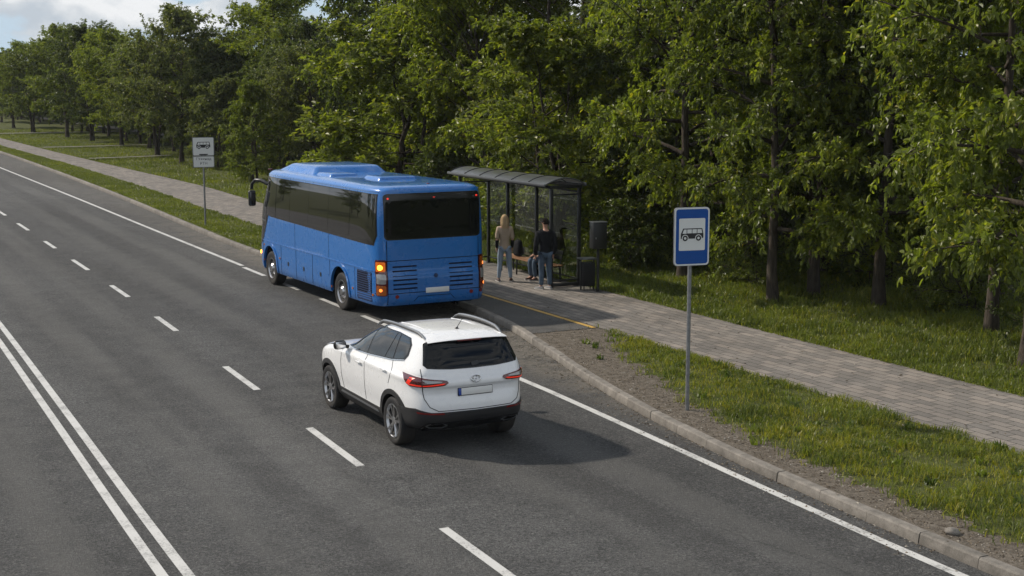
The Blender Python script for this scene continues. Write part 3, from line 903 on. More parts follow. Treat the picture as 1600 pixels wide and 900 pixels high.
        bm = bmesh.new(); box(bm, (sd * 0.99, 1.898, 1.252), (0.155, 0.006, 0.11), 0.002); obj('mirror_glass', bm, M['chrome'], mi)
        # roof rail
        bm = bmesh.new()
        ys = np.linspace(1.30, -0.52, 15)
        pth = []
        for i, y in enumerate(ys):
            e = min(i, 14 - i) / 14
            lift = 0.055 * min(1, e / 0.16) ** 0.6
            z0 = mono([-0.6, -0.3, 0.4, 1.0, 1.35], [1.66, 1.735, 1.752, 1.725, 1.645], y)
            pth.append((sd * mono([-0.6, 0.3, 1.35], [0.585, 0.622, 0.61], y), y, z0 + lift))
        tube(bm, pth, [0.010] + [0.017] * 13 + [0.010], 8)
        rl = obj('roof_rail', bm, M['steel'], root)
        bm = bmesh.new(); tube(bm, [(x, y, z - 0.026) for x, y, z in pth[1:-1]], 0.014, 6); obj('rail_base', bm, M['black_plastic'], rl)
        # tail lamp that wraps the corner
        P = lambda a, z, off=0, sd=sd: S(sd * a, z, off)
        bm = bmesh.new(); patch(bm, [(1.25, 1.205), (1.18, 1.125), (1.10, 1.055), (1.02, 1.030), (0.795, 1.036), (0.795, 1.182), (0.98, 1.198)], P, 0.012, 0.03, 0.03, 0.03)
        tl = obj('tail_light', bm, M['dark_lens'], root)
        bm = bmesh.new(); patch(bm, [(0.785, 1.038), (0.47, 1.060), (0.415, 1.095), (0.435, 1.128), (0.50, 1.142), (0.785, 1.180)], P, 0.012, 0.03, 0.03, 0.03)
        tl2 = obj('tail_light', bm, M['dark_lens'], root)
        bm = bmesh.new()
        for poly in ([(1.12, 1.075), (1.045, 1.048), (0.80, 1.052), (0.80, 1.075), (1.02, 1.073), (1.085, 1.105)], [(1.085, 1.105), (1.03, 1.078), (0.965, 1.135), (0.90, 1.160), (1.02, 1.165)]):
            patch(bm, poly, P, 0.0145, 0.005, 0.03, 0.03)
        obj('lamp_strip', bm, M['red_led'], tl)
        bm = bmesh.new(); patch(bm, [(0.78, 1.056), (0.505, 1.076), (0.46, 1.088), (0.49, 1.093), (0.78, 1.073)], P, 0.0145, 0.005, 0.03, 0.03); obj('lamp_strip', bm, M['red_led'], tl2)
        bm = bmesh.new(); patch(bm, [(0.78, 1.100), (0.53, 1.105), (0.50, 1.118), (0.55, 1.130), (0.78, 1.150)], P, 0.0145, 0.005, 0.03, 0.03); obj('reversing_lens', bm, M['clear_lens'], tl2)
        # reflector and exhaust trim in the bumper
        bm = bmesh.new(); patch(bm, [(0.47, 0.618), (0.86, 0.632), (0.88, 0.655), (0.49, 0.645)], P, 0.026, 0.01, 0.03, 0.03); obj('reflector', bm, M['red_lens'], root)
        bm = bmesh.new(); strip(bm, [(0.42, 0.445), (0.48, 0.485), (0.66, 0.487), (0.72, 0.452), (0.66, 0.425), (0.48, 0.418), (0.42, 0.445)], 0.013, P, 0.030, 0.02); obj('exhaust_trim', bm, M['steel'], root)
        bm = bmesh.new(); patch(bm, [(0.445, 0.445), (0.49, 0.475), (0.65, 0.477), (0.695, 0.452), (0.65, 0.432), (0.49, 0.427)], P, 0.025, 0.01); obj('exhaust_outlet', bm, M['void'], root)
        # head lamp
        sf = lambda x, z, off=0: XF(x, z, off)
        bm = bmesh.new(); patch(bm, [(sd * 0.40, 0.94), (sd * 0.78, 0.97), (sd * 0.80, 1.03), (sd * 0.74, 1.05), (sd * 0.44, 1.0)], sf, 0.006, 0.02, 0.04, 0.04); obj('headlight', bm, M['clear_lens'], root)
    # black rear bumper, wraps to the rear arches
    bm = bmesh.new()
    patch(bm, [(-1.37, 0.30), (-0.9, 0.375), (-0.4, 0.40), (0.4, 0.40), (0.9, 0.375), (1.37, 0.30), (1.40, 0.56), (1.33, 0.672), (1.05, 0.688), (0.92, 0.700), (0.66, 0.652), (0, 0.640), (-0.66, 0.652), (-0.92, 0.700), (-1.05, 0.688), (-1.33, 0.672), (-1.40, 0.56)], S, 0.020, 0.06, 0.05, 0.05)
    obj('rear_bumper', bm, M['black_plastic'], root)
    bm = bmesh.new(); patch(bm, [(-0.78, 0.40), (0.78, 0.40), (0.70, 0.50), (-0.70, 0.50)], S, 0.036, 0.04, 0.05, 0.05); obj('bumper_insert', bm, M['gloss_black'], root)
    bm = bmesh.new(); patch(bm, [(-1.3, 0.26), (1.3, 0.26), (1.3, 0.45), (-1.3, 0.45)], lambda a, z, off=0: XF(a * 0.58, z, off), 0.012, 0.05); obj('front_bumper', bm, M['black_plastic'], root)
    bm = bmesh.new(); patch(bm, [(-0.55, 0.62), (0.55, 0.62), (0.60, 0.90), (-0.60, 0.90)], XF, 0.008, 0.03); obj('front_grille', bm, M['gloss_black'], root)
    # rear screen with dark surround and wiper
    bm = bmesh.new(); patch(bm, [(-0.72, 1.36), (-0.685, 1.315), (-0.35, 1.285), (0, 1.278), (0.35, 1.285), (0.685, 1.315), (0.72, 1.36), (0.643, 1.65), (0.58, 1.685), (-0.58, 1.685), (-0.643, 1.65)], X, 0.005, 0.014, 0.05, 0.04); obj('rear_window_surround', bm, M['gloss_black'], root)
    bm = bmesh.new(); patch(bm, [(-0.705, 1.355), (-0.67, 1.325), (-0.35, 1.302), (0, 1.295), (0.35, 1.302), (0.67, 1.325), (0.705, 1.355), (0.63, 1.635), (0.57, 1.672), (-0.57, 1.672), (-0.63, 1.635)], X, 0.010, 0.012, 0.05, 0.04); rw = obj('rear_window', bm, M['rear_glass'], root)
    bm = bmesh.new(); strip(bm, [(0.02, 1.345), (0.20, 1.352), (0.40, 1.37)], 0.024, X, 0.020, 0.012); strip(bm, [(-0.02, 1.335), (0.05, 1.347)], 0.05, X, 0.024, 0.02); obj('rear_wiper', bm, M['frame_black'], rw)
    # roof spoiler
    bm = bmesh.new()
    ring = []
    for (yo, zo, hw) in ((-0.28, 1.762, 0.545), (-0.50, 1.742, 0.59), (-0.665, 1.712, 0.612), (-0.685, 1.700, 0.612), (-0.665, 1.688, 0.605), (-0.52, 1.690, 0.585), (-0.28, 1.70, 0.53)):
        row = []
        for k in range(17):
            q = -1 + 2 * k / 16
            row.append(bm.verts.new((hw * q, yo + 0.055 * abs(q) ** 2.5 * (1 if yo < -0.4 else 0.3), zo - 0.028 * abs(q) ** 3)))
        ring.append(row)
    for a, b in zip(ring, ring[1:]):
        for k in range(16): bm.faces.new((a[k], a[k + 1], b[k + 1], b[k]))
    bm.faces.new([r_[0] for r_ in ring]); bm.faces.new([r_[-1] for r_ in ring][::-1])
    bmesh.ops.recalc_face_normals(bm, faces=bm.faces)
    obj('roof_spoiler', bm, M['car_white'], root, 40)
    bm = bmesh.new(); box(bm, (0.0, -0.672, 1.683), (0.36, 0.03, 0.016), 0.004); obj('brake_light', bm, M['red_lens'], root)
    # tailgate gap, step and plate
    bm = bmesh.new()
    strip(bm, [(-0.80, 1.30), (-0.79, 1.18), (-0.785, 1.03), (-0.755, 0.86), (-0.68, 0.735), (-0.56, 0.672), (0, 0.660), (0.56, 0.672), (0.68, 0.735), (0.755, 0.86), (0.785, 1.03), (0.79, 1.18), (0.80, 1.30)], 0.010, S, 0.0035, 0.012, 0.04)
    strip(bm, [(-0.66, 1.757 - 0.012), (0.66, 1.757 - 0.012)], 0.001, lambda x, z, off=0: Vector((x, -0.29, 1.7645 + off)), 0.001, 0.002)
    obj('panel_gap', bm, M['void'], root)
    bm = bmesh.new(); box(bm, X(0, 0.935, 0.010), (0.535, 0.016, 0.125), 0.004, Matrix.Rotation(R_(-4), 4, 'X')); pl = obj('plate_holder', bm, M['gloss_black'], root)
    bm = bmesh.new(); box(bm, X(0.022, 0.937, 0.019), (0.475, 0.008, 0.105), 0.003, Matrix.Rotation(R_(-4), 4, 'X')); obj('number_plate', bm, M['plate'], pl)
    bm = bmesh.new(); box(bm, X(-0.238, 0.937, 0.019), (0.042, 0.008, 0.105), 0.003, Matrix.Rotation(R_(-4), 4, 'X')); obj('plate_band', bm, M['plate_blue'], pl)
    # badge: three linked ellipses
    bm = bmesh.new()
    def ell(cx, cz, a, b, rr):
        tube(bm, [X(cx + a * math.cos(2 * PI * i / 28), cz + b * math.sin(2 * PI * i / 28), 0.010) for i in range(29)], rr, 6, False)
    ell(0, 1.122, 0.072, 0.050, 0.0075); ell(0, 1.122, 0.024, 0.046, 0.006); ell(0, 1.143, 0.050, 0.024, 0.006)
    obj('badge', bm, M['chrome'], root)
    # antenna and pressed roof lines
    bm = bmesh.new(); tube(bm, [(0.02, -0.20, 1.775), (0.02, -0.21, 1.80)], [0.035, 0.016], 10); tube(bm, [(0.02, -0.21, 1.80), (0.05, -0.33, 1.955)], [0.006, 0.004], 6); obj('antenna', bm, M['frame_black'], root)
    for x0 in (-0.40, 0.40):
        bm = bmesh.new(); tube(bm, [(x0 * 1.0, y, mono([-0.35, 0.3, 0.9], [1.758, 1.777, 1.747], y)) for y in np.linspace(-0.33, 0.85, 10)], 0.010, 6); obj('roof_ridge', bm, M['car_white'], root)
    # windscreen
    bm = bmesh.new(); patch(bm, [(-0.76, 1.25), (0.76, 1.25), (0.60, 1.66), (-0.60, 1.66)], XF, 0.004, 0.012); obj('windscreen', bm, M['glass_dark'], root)
    # exhaust floor
    return root
make_car()

# ------------------------------------------------------------------ the blue coach
def make_bus():
    M = MT
    root = thing('coach_bus', 'blue coach with tinted windows standing in the bay, left indicators flashing', 'bus', (13.30, 30.0, 0), R_(2.0))
    ZS = 1.05; root.scale = (1.165, 1.03, ZS)
    LEN = 8.4
    Hb = Hull([(0.36, 0.06, LEN - 0.05, 1.215, 14, 9), (0.42, 0.02, LEN - 0.02, 1.24, 14, 9), (0.60, 0.0, LEN, 1.25, 14, 9), (1.0, 0.0, LEN, 1.25, 14, 9), (1.08, 0.035, LEN - 0.01, 1.25, 14, 9), (1.75, 0.045, LEN - 0.10, 1.25, 14, 8), (2.0, 0.05, LEN - 0.16, 1.244, 14, 8),
               (2.3, 0.05, LEN - 0.25, 1.228, 14, 7), (2.6, 0.052, LEN - 0.34, 1.205, 14, 7), (2.84, 0.065, LEN - 0.40, 1.180, 13, 7), (2.90, 0.085, LEN - 0.44, 1.168, 13, 7), (2.945, 0.125, LEN - 0.49, 1.140, 12, 7), (2.975, 0.18, LEN - 0.56, 1.09, 11, 7), (2.995, 0.27, LEN - 0.66, 1.00, 9, 6), (3.010, 0.45, LEN - 0.85, 0.83, 7, 5), (3.018, 0.75, LEN - 1.2, 0.6, 5, 5)])
    zs = list(np.linspace(0.36, 2.8, 40)) + [2.84, 2.87, 2.90, 2.918, 2.934, 2.948, 2.96, 2.971, 2.981, 2.99, 2.998, 3.005, 3.011, 3.015, 3.018]
    body = obj('body', Hb.mesh(zs, 170), [M['bus_blue'], M['void']], root, 50)
    r = 0.46; WR, WF = 2.22, 7.12
    cut_wheels(body, [(WR, r + 0.02), (WF, r + 0.02)], 0.85, 0.56, 1)
    S = Hb.at_s
    X = lambda x, z, off=0: Hb.at_x(x, z, off, -1)
    XF = lambda x, z, off=0: Hb.at_x(x, z, off, 1)
    for sd in (-1, 1):
        Y = lambda y, z, off=0, sd=sd: Hb.at_y(y, z, off, sd)
        for yc in (WR, WF):
            wheel(root, sd * 1.22, yc, r, 0.30, 0.285, sd, 'bus')
            if yc == WR: wheel(root, sd * 0.89, yc, r, 0.28, 0.285, sd, 'bus') if sd == 1 else None
            bm = bmesh.new()
            out = circ(yc, r + 0.02, 0.625, 24, -9, 189); inn = circ(yc, r + 0.02, 0.552, 24, -9, 189)
            for i in range(24): patch(bm, [inn[i], inn[i + 1], out[i + 1], out[i]], Y, 0.022, 0.06, 1, 1)
            bmesh.ops.remove_doubles(bm, verts=bm.verts, dist=0.0004)
            obj('wheel_arch', bm, M['bus_blue'], root, 40)
        # tinted band: runs the length and drops to a point behind the front
        top, bot = 2.83, 1.80
        bm = bmesh.new()
        patch(bm, [(0.30, bot - 0.10), (0.20, bot + 0.12), (0.26, top), (7.60, top), (7.86, top - 0.12), (8.02, 2.2), (8.16, 1.5), (8.22, 1.05), (8.02, 0.98), (7.72, 1.12), (7.22, bot + 0.02), (7.0, bot)], Y, 0.005, 0.02, 0.07, 0.10)
        obj('window_band', bm, M['gloss_black'], root)
        xs = [0.30, 1.60, 2.92, 4.24, 5.56, 6.60]
        for a, b in zip(xs, xs[1:]):
            bm = bmesh.new()
            lo = [(a + 0.005, bot + 0.02), (b - 0.005, bot + 0.02)] if a > 0.4 else [(0.27, bot + 0.10), (0.33, bot - 0.04), (0.5, bot + 0.0), (b - 0.012, bot + 0.02)]
            if a > 0.4: poly = lo + [(b - 0.005, top - 0.02), (a + 0.005, top - 0.02)]
            else: poly = [(0.235, bot + 0.12), (0.325, bot - 0.06), (0.5, bot + 0.0), (b - 0.012, bot + 0.02), (b - 0.012, top - 0.02), (0.285, top - 0.02)]
            patch(bm, poly, Y, 0.009, 0.01, 0.09, 0.10); obj('side_window', bm, M['bus_glass'], root)
        bm = bmesh.new(); patch(bm, [(6.625, bot + 0.02), (7.24, bot + 0.04), (7.30, bot + 0.0), (7.36, top - 0.02), (6.625, top - 0.02)], Y, 0.009, 0.01, 0.09, 0.10); obj('side_window', bm, M['bus_glass'], root)
        dw = [(7.40, 1.62), (7.40, top - 0.05), (7.60, top - 0.05), (7.80, top - 0.18), (7.94, 2.15), (8.04, 1.60)]
        bm = bmesh.new(); patch(bm, dw, Y, 0.009, 0.01, 0.06, 0.10); obj('driver_window', bm, M['bus_glass'], root)
        bm = bmesh.new(); strip(bm, [(7.46, 1.66), (7.46, 2.45), (7.80, 2.45), (7.96, 1.66), (7.46, 1.66)], 0.03, Y, 0.012, 0.01); strip(bm, [(7.63, 1.66), (7.63, 2.45)], 0.03, Y, 0.012, 0.01); obj('window_frame', bm, M['frame_grey'], root)
        # drip rail and waist moulding
        bm = bmesh.new(); strip(bm, [(0.26, 2.885), (2.5, 2.885), (5, 2.885), (7.5, 2.885)], 0.022, Y, 0.014, 0.02); obj('drip_rail', bm, M['bus_blue'], root)
        bm = bmesh.new(); strip(bm, [(0.06, 1.135), (2.5, 1.135), (5, 1.135), (7.75, 1.135)], 0.026, Y, 0.010, 0.02); obj('waist_moulding', bm, M['bus_blue'], root)
        # panel gaps of the luggage doors
        for y in (1.30, 2.85, 4.0, 5.15, 6.25):
            bm = bmesh.new(); strip(bm, [(y, 0.40), (y, 1.115)], 0.012, Y, 0.0035, 0.012, 0.06); obj('panel_gap', bm, M['void'], root)
        bm = bmesh.new(); strip(bm, [(7.72, 0.40), (7.72, 1.10)], 0.012, Y, 0.0035, 0.012, 0.06); obj('panel_gap', bm, M['void'], root)
        for y in (2.9, 5.2):
            bm = bmesh.new(); strip(bm, [(y, 1.155), (y, 1.78)], 0.006, Y, 0.003, 0.012, 0.06); obj('panel_gap', bm, M['void'], root)
        for y in (3.45, 4.60, 5.72):
            bm = bmesh.new(); patch(bm, rrect(0.085, 0.10, 0.02, y, 0.70), Y, 0.008, 0.012); obj('hatch_handle', bm, M['frame_black'], root)
        for y, z in ((1.43, 0.62), (2.75, 0.50), (6.35, 0.78), (7.62, 1.02), (7.64, 0.62), (0.34, 0.60)):
            bm = bmesh.new(); patch(bm, rrect(0.065, 0.05, 0.015, y, z), Y, 0.012, 0.015); obj('side_marker', bm, M['amber_lens'], root)
        # engine grille behind the rear wheel
        bm = bmesh.new(); patch(bm, rrect(0.78, 0.66, 0.03, 0.78, 0.76), Y, 0.002, 0.006, 0.2, 0.2); g = obj('side_grille', bm, M['void'], root)
        bm = bmesh.new()
        for k in range(13):
            z = 0.455 + k * 0.051
            strip(bm, [(0.41, z), (1.15, z)], 0.026, Y, 0.011, 0.012, 0.4)
        obj('grille_slat', bm, M['grille_blue'], g); 
        # rear lamp cluster on the corner
        P = lambda a, z, off=0, sd=sd: S(sd * a, z, off)
        bm = bmesh.new(); patch(bm, rrect(0.27, 0.80, 0.04, 1.165, 0.99), P, 0.012, 0.03, 0.04, 0.1); tl = obj('tail_light', bm, M['dark_lens'], root)
        for z, mt, nm in ((1.235, 'amber_lit' if sd < 0 else 'amber_lens', 'indicator_lens'), (0.965, 'clear_lens', 'reversing_lens'), (0.715, 'red_lens' if sd > 0 else 'amber_lens', 'brake_lens')):
            bm = bmesh.new(); patch(bm, rrect(0.22, 0.215, 0.03, 1.165, z), P, 0.017, 0.01, 0.04, 0.06); obj(nm, bm, M[mt], tl)
        for z, mt, rr in (((1.22, 'amber_lamp', 0.058), (0.72, 'orange_spot', 0.036)) if sd < 0 else ((1.19, 'orange_spot', 0.034), (0.74, 'orange_spot', 0.034))):
            bm = bmesh.new(); patch(bm, circ(1.165, z, rr, 14)[:-1], P, 0.021, 0.006, 0.03, 0.03); obj('bulb', bm, M[mt], tl)
        # front side repeater
        bm = bmesh.new(); patch(bm, rrect(0.11, 0.085, 0.03, 8.22, 0.76), Y, 0.03, 0.035, 0.05, 0.05); obj('side_repeater', bm, M['amber_lamp' if sd < 0 else 'amber_lens'], root)
        # round reflectors, marker lamps
        bm = bmesh.new(); patch(bm, circ(sd * 0.83, 0.565, 0.042, 14)[:-1], X, 0.012, 0.02); obj('reflector', bm, M['red_lens'], root)
        if sd > 0:
            bm = bmesh.new(); patch(bm, circ(1.06, 0.565, 0.035, 14)[:-1], X, 0.012, 0.02); obj('reflector', bm, M['red_lens'], root)
        bm = bmesh.new(); patch(bm, circ(sd * 0.98, 2.735, 0.020, 12)[:-1], X, 0.022, 0.02); obj('marker_lamp', bm, M['red_spot'], root)
        # rear grilles
        bm = bmesh.new(); patch(bm, rrect(0.57, 0.575, 0.02, sd * 0.625 - 0.02, 0.98), X, 0.002, 0.006); g = obj('rear_grille', bm, M['bus_blue'], root)
        bm = bmesh.new()
        for k in range(6):
            z = 0.735 + k * 0.098
            patch(bm, rrect(0.53, 0.036, 0.012, sd * 0.625 - 0.02, z), X, 0.0045, 0.004, 0.2, 0.1)
        obj('grille_slot', bm, M['slot'], g)
        # mirror on a bent arm
        bm = bmesh.new()
        tube(bm, [(sd * 1.05, 7.72, 2.58), (sd * 1.18, 7.92, 2.69), (sd * 1.26, 8.12, 2.69), (sd * 1.31, 8.25, 2.58), (sd * 1.315, 8.27, 2.44)], [0.045, 0.048, 0.045, 0.04, 0.035], 10)
        mi = obj('mirror_arm', bm, M['frame_black'], root)
        bm = bmesh.new(); box(bm, (sd * 1.315, 8.26, 2.20), (0.18, 0.12, 0.42), 0.05, seg=3); obj('mirror_housing', bm, M['frame_black'], mi)
        bm = bmesh.new(); box(bm, (sd * 1.315, 8.197, 2.20), (0.13, 0.006, 0.34), 0.002); obj('mirror_glass', bm, M['bus_glass'], mi)
    # rear window
    bm = bmesh.new(); patch(bm, rrect(2.13, 1.02, 0.09, 0, 2.33), X, 0.006, 0.02, 0.05, 0.06); rs = obj('rear_window_surround', bm, M['gloss_black'], root)
    bm = bmesh.new(); patch(bm, rrect(2.06, 0.83, 0.07, 0, 2.27), X, 0.011, 0.012, 0.06, 0.06); obj('rear_window', bm, M['rear_glass'], root)
    bm = bmesh.new(); patch(bm, rrect(0.04, 0.014, 0.004, 0.02, 2.735), X, 0.014, 0.012); obj('marker_lamp', bm, M['red_spot'], root)
    # rear panel gaps
    bm = bmesh.new()
    strip(bm, [(-1.02, 1.80), (-1.02, 1.36), (-1.02, 0.62), (-1.02, 0.40)], 0.014, X, 0.0035, 0.012, 0.06)
    strip(bm, [(1.02, 1.80), (1.02, 1.36), (1.02, 0.62), (1.02, 0.40)], 0.014, X, 0.0035, 0.012, 0.06)
    strip(bm, [(-1.02, 1.36), (0, 1.36), (1.02, 1.36)], 0.014, X, 0.0035, 0.012, 0.06)
    strip(bm, [(-1.20, 0.635), (0, 0.635), (1.20, 0.635)], 0.014, X, 0.0035, 0.012, 0.06)
    strip(bm, [(-0.45, 0.44), (-0.36, 0.54), (0.36, 0.54), (0.45, 0.44)], 0.012, X, 0.0035, 0.012, 0.06)
    obj('panel_gap', bm, M['void'], root)
    bm = bmesh.new(); box(bm, X(0.06, 0.665, 0.014), (0.52, 0.016, 0.115), 0.004); obj('number_plate', bm, M['plate'], root)
    bm = bmesh.new(); patch(bm, circ(0.03, 0.985, 0.045, 14)[:-1], X, 0.012, 0.02); obj('engine_lock', bm, M['grille_blue'], root)
    # winged badge under the rear window
    bm = bmesh.new(); strip(bm, [(-0.17, 1.745), (-0.04, 1.715), (0.0, 1.69), (0.04, 1.715), (0.17, 1.745)], 0.016, X, 0.008, 0.01); patch(bm, [(-0.03, 1.70), (0, 1.655), (0.03, 1.70), (0, 1.72)], X, 0.008, 0.01); obj('badge', bm, M['bus_blue'], root)
    # front: windscreen, bumper band
    bm = bmesh.new(); patch(bm, [(-1.12, 1.15), (1.12, 1.15), (1.08, 2.75), (-1.08, 2.75)], XF, 0.006, 0.02, 0.15, 0.15); obj('windscreen', bm, M['bus_glass'], root)
    for sd in (-1, 1):
        bm = bmesh.new(); patch(bm, rrect(0.34, 0.2, 0.05, sd * 0.92, 0.78), XF, 0.010, 0.02); obj('headlight', bm, M['clear_lens'], root)
    # roof units
    def pod(name, x0, x1, y0, y1, z0, h, sl, bev):
        bm = bmesh.new()
        A = [(x0, y0), (x1, y0), (x1, y1), (x0, y1)]
        i0, i1, j0, j1 = x0 + bev, x1 - bev, y0 + sl[0], y1 - sl[1]
        B = [(i0, j0), (i1, j0), (i1, j1), (i0, j1)]
        va = [bm.verts.new((x, y, z0)) for x, y in A]; vb = [bm.verts.new((x, y, z0 + h)) for x, y in B]
        bm.faces.new(va[::-1]); bm.faces.new(vb)
        for i in range(4): bm.faces.new((va[i], va[(i + 1) % 4], vb[(i + 1) % 4], vb[i]))
        up = [e for e in bm.edges if all(v.co.z > z0 + h - 1e-4 for v in e.verts)] + [e for e in bm.edges if abs(e.verts[0].co.z - e.verts[1].co.z) > h * 0.9]
        bmesh.ops.bevel(bm, geom=up, offset=min(h * 0.5, 0.11), segments=4, affect='EDGES', profile=0.5)
        bmesh.ops.recalc_face_normals(bm, faces=bm.faces)
        return obj(name, bm, M['bus_blue'], root, 40)
    pod('air_conditioner', -0.93, 0.93, 4.75, 7.60, 2.955, 0.24, (0.28, 0.80), 0.16)
    pod('roof_fairing', -0.80, 0.80, 7.35, 7.90, 2.92, 0.10, (0.1, 0.22), 0.12)
    pod('roof_hatch', -0.90, -0.20, 3.70, 4.75, 2.965, 0.11, (0.08, 0.08), 0.05)
    h = pod('roof_hatch', -0.45, 0.45, 1.9, 2.85, 3.0, 0.085, (0.05, 0.05), 0.04)
    # chassis underneath
    bm = bmesh.new(); box(bm, (0, 0.9, 0.42), (1.9, 1.4, 0.22), 0.02); obj('chassis', bm, M['void'], root)
    for y in (WR, WF):
        bm = bmesh.new(); box(bm, (0, y, 0.46), (1.8, 0.14, 0.14)); obj('axle', bm, M['void'], root)
    bm = bmesh.new(); tube(bm, [(0.55, 0.12, 0.31), (0.55, 0.8, 0.33)], 0.045, 10); obj('exhaust_pipe', bm, M['void'], root)
    # front marker on roof corner
    for sd in (-1, 1):
        bm = bmesh.new(); box(bm, (sd * 0.98, LEN - 0.60, 2.985), (0.10, 0.05, 0.03), 0.01); obj('marker_lamp', bm, M['red_lens'], root)
    bm = bmesh.new(); box(bm, (0.05, 0.42, 3.008), (0.06, 0.04, 0.035), 0.01); obj('marker_lamp', bm, M['red_lens'], root)
    return root
make_bus()
# ------------------------------------------------------------------ signs
def bus_pictogram(parent, w, fn, name='bus_symbol'):
    """side view of a small bus facing left, w wide, drawn on fn(a,b,h)"""
    k = w / 1.0
    s = lambda pts: [(a * k, b * k) for a, b in pts]
    bm = bmesh.new()
    prism(bm, s([(-0.5, -0.17), (-0.5, 0.02), (-0.40, 0.25), (0.44, 0.25), (0.5, 0.02), (0.5, -0.13), (0.44, -0.17)]), fn, 0.003)
    o = obj(name, bm, MT['sign_black'], parent, 0)
    return o, k, s
def sign_plate(parent, name, w, h, z, m, y, t=0.02, r=0.06):
    bm = bmesh.new(); prism(bm, rrect(w, h, r, 0, z, 5), lambda a, b, q: (a, y - q, b), t)
    return obj(name, bm, m, parent, 30)
def make_signs():
    M = MT
    # near: blue bus stop plate
    root = thing('bus_stop_sign', 'blue bus stop sign with white panel on a grey pole standing in the near verge', 'road sign', (13.0, 19.03, ZV), R_(-10))
    bm = bmesh.new(); cyl(bm, (0, 0, -0.1), (0, 0, 3.36), 0.034, n=14); obj('pole', bm, M['galvanised'], root)
    pl = sign_plate(root, 'plate', 0.625, 0.955, 2.91, M['galvanised'], -0.040, 0.022)
    rim = sign_plate(pl, 'border', 0.615, 0.945, 2.91, M['sign_white'], -0.062, 0.004)
    f = sign_plate(pl, 'blue_face', 0.565, 0.895, 2.91, M['sign_blue'], -0.066, 0.003, 0.045)
    w = sign_plate(pl, 'white_panel', 0.46, 0.525, 2.945, M['sign_white'], -0.069, 0.003, 0.02)
    def symbol(par, wd, cz, y):
        fn = lambda a, b, q: (a, y - q, cz + b)
        white = M['sign_white']
        o, k, s = bus_pictogram(par, wd, fn)
        fw = lambda a, b, q: (a, y - 0.003 - q, cz + b)
        bm = bmesh.new()
        for poly in ([(-0.43, 0.04), (-0.36, 0.21), (-0.25, 0.21), (-0.25, 0.04)], [(-0.22, 0.05), (-0.22, 0.21), (-0.02, 0.21), (-0.02, 0.05)], [(0.01, 0.05), (0.01, 0.21), (0.20, 0.21), (0.20, 0.05)], [(0.23, 0.05), (0.23, 0.21), (0.405, 0.21), (0.445, 0.05)]):
            prism(bm, s(poly), fw, 0.002)
        for cx in (-0.31, 0.28): prism(bm, s(circ(cx, -0.15, 0.145, 24)[:-1]), fw, 0.002)
        obj('symbol_windows', bm, white, par, 0)
        fb = lambda a, b, q: (a, y - 0.005 - q, cz + b)
        bm = bmesh.new()
        for cx in (-0.31, 0.28): ring_poly(bm, cx * k, -0.15 * k, 0.055 * k, 0.115 * k, fb, 0.002)
        obj('symbol_wheels', bm, M['sign_black'], par, 0)
    symbol(pl, 0.40, 2.945, -0.072)
    bm = bmesh.new()
    for z in (2.65, 3.15): box(bm, (0, -0.005, z), (0.12, 0.09, 0.04), 0.006)
    obj('clamp', bm, M['galvanised'], root)
    # far: white bus stop plate with a lettered panel below
    root = thing('bus_stop_sign', 'white bus stop sign with lettered panel below, in the far verge ahead of the bus', 'road sign', (13.93, 52.88, ZV), R_(-6))
    bm = bmesh.new(); cyl(bm, (0, 0, -0.1), (0, 0, 3.30), 0.035, n=12); obj('pole', bm, M['galvanised'], root)
    pl = sign_plate(root, 'plate', 0.81, 0.70, 3.015, M['galvanised'], -0.040, 0.02, 0.05)
    sign_plate(pl, 'white_face', 0.76, 0.655, 3.015, M['sign_white'], -0.060, 0.003, 0.035)
    symbol(pl, 0.52, 3.06, -0.063)
    bm = bmesh.new(); prism(bm, [(-0.17, 2.735), (0.17, 2.735), (0.16, 2.705), (0.09, 2.685), (-0.09, 2.685), (-0.16, 2.705)], lambda a, b, q: (a, -0.063 - q, b), 0.004); obj('symbol_bar', bm, M['sign_black'], pl, 0)
    p2 = sign_plate(root, 'lettered_plate', 0.80, 0.43, 2.44, M['galvanised'], -0.040, 0.02, 0.05)
    sign_plate(p2, 'white_face', 0.75, 0.385, 2.44, M['sign_white'], -0.060, 0.003, 0.035)
    for txt, size, z in (('ГУяинад', 0.135, 2.505), ('РТН', 0.135, 2.335)):
        cu = bpy.data.curves.new('lettering', 'FONT'); cu.body = txt; cu.size = size; cu.align_x = 'CENTER'; cu.extrude = 0.001; cu.space_character = 1.05
        to = bpy.data.objects.new('lettering', cu); COL.objects.link(to)
        me = bpy.data.meshes.new_from_object(to.evaluated_get(bpy.context.evaluated_depsgraph_get()))
        bpy.data.objects.remove(to)
        o = link_mesh('lettering', me, None, p2); me.materials.clear(); me.materials.append(M['sign_black'])
        o.rotation_euler = (R_(90), 0, 0); o.location = (0, -0.0645, z)
make_signs()

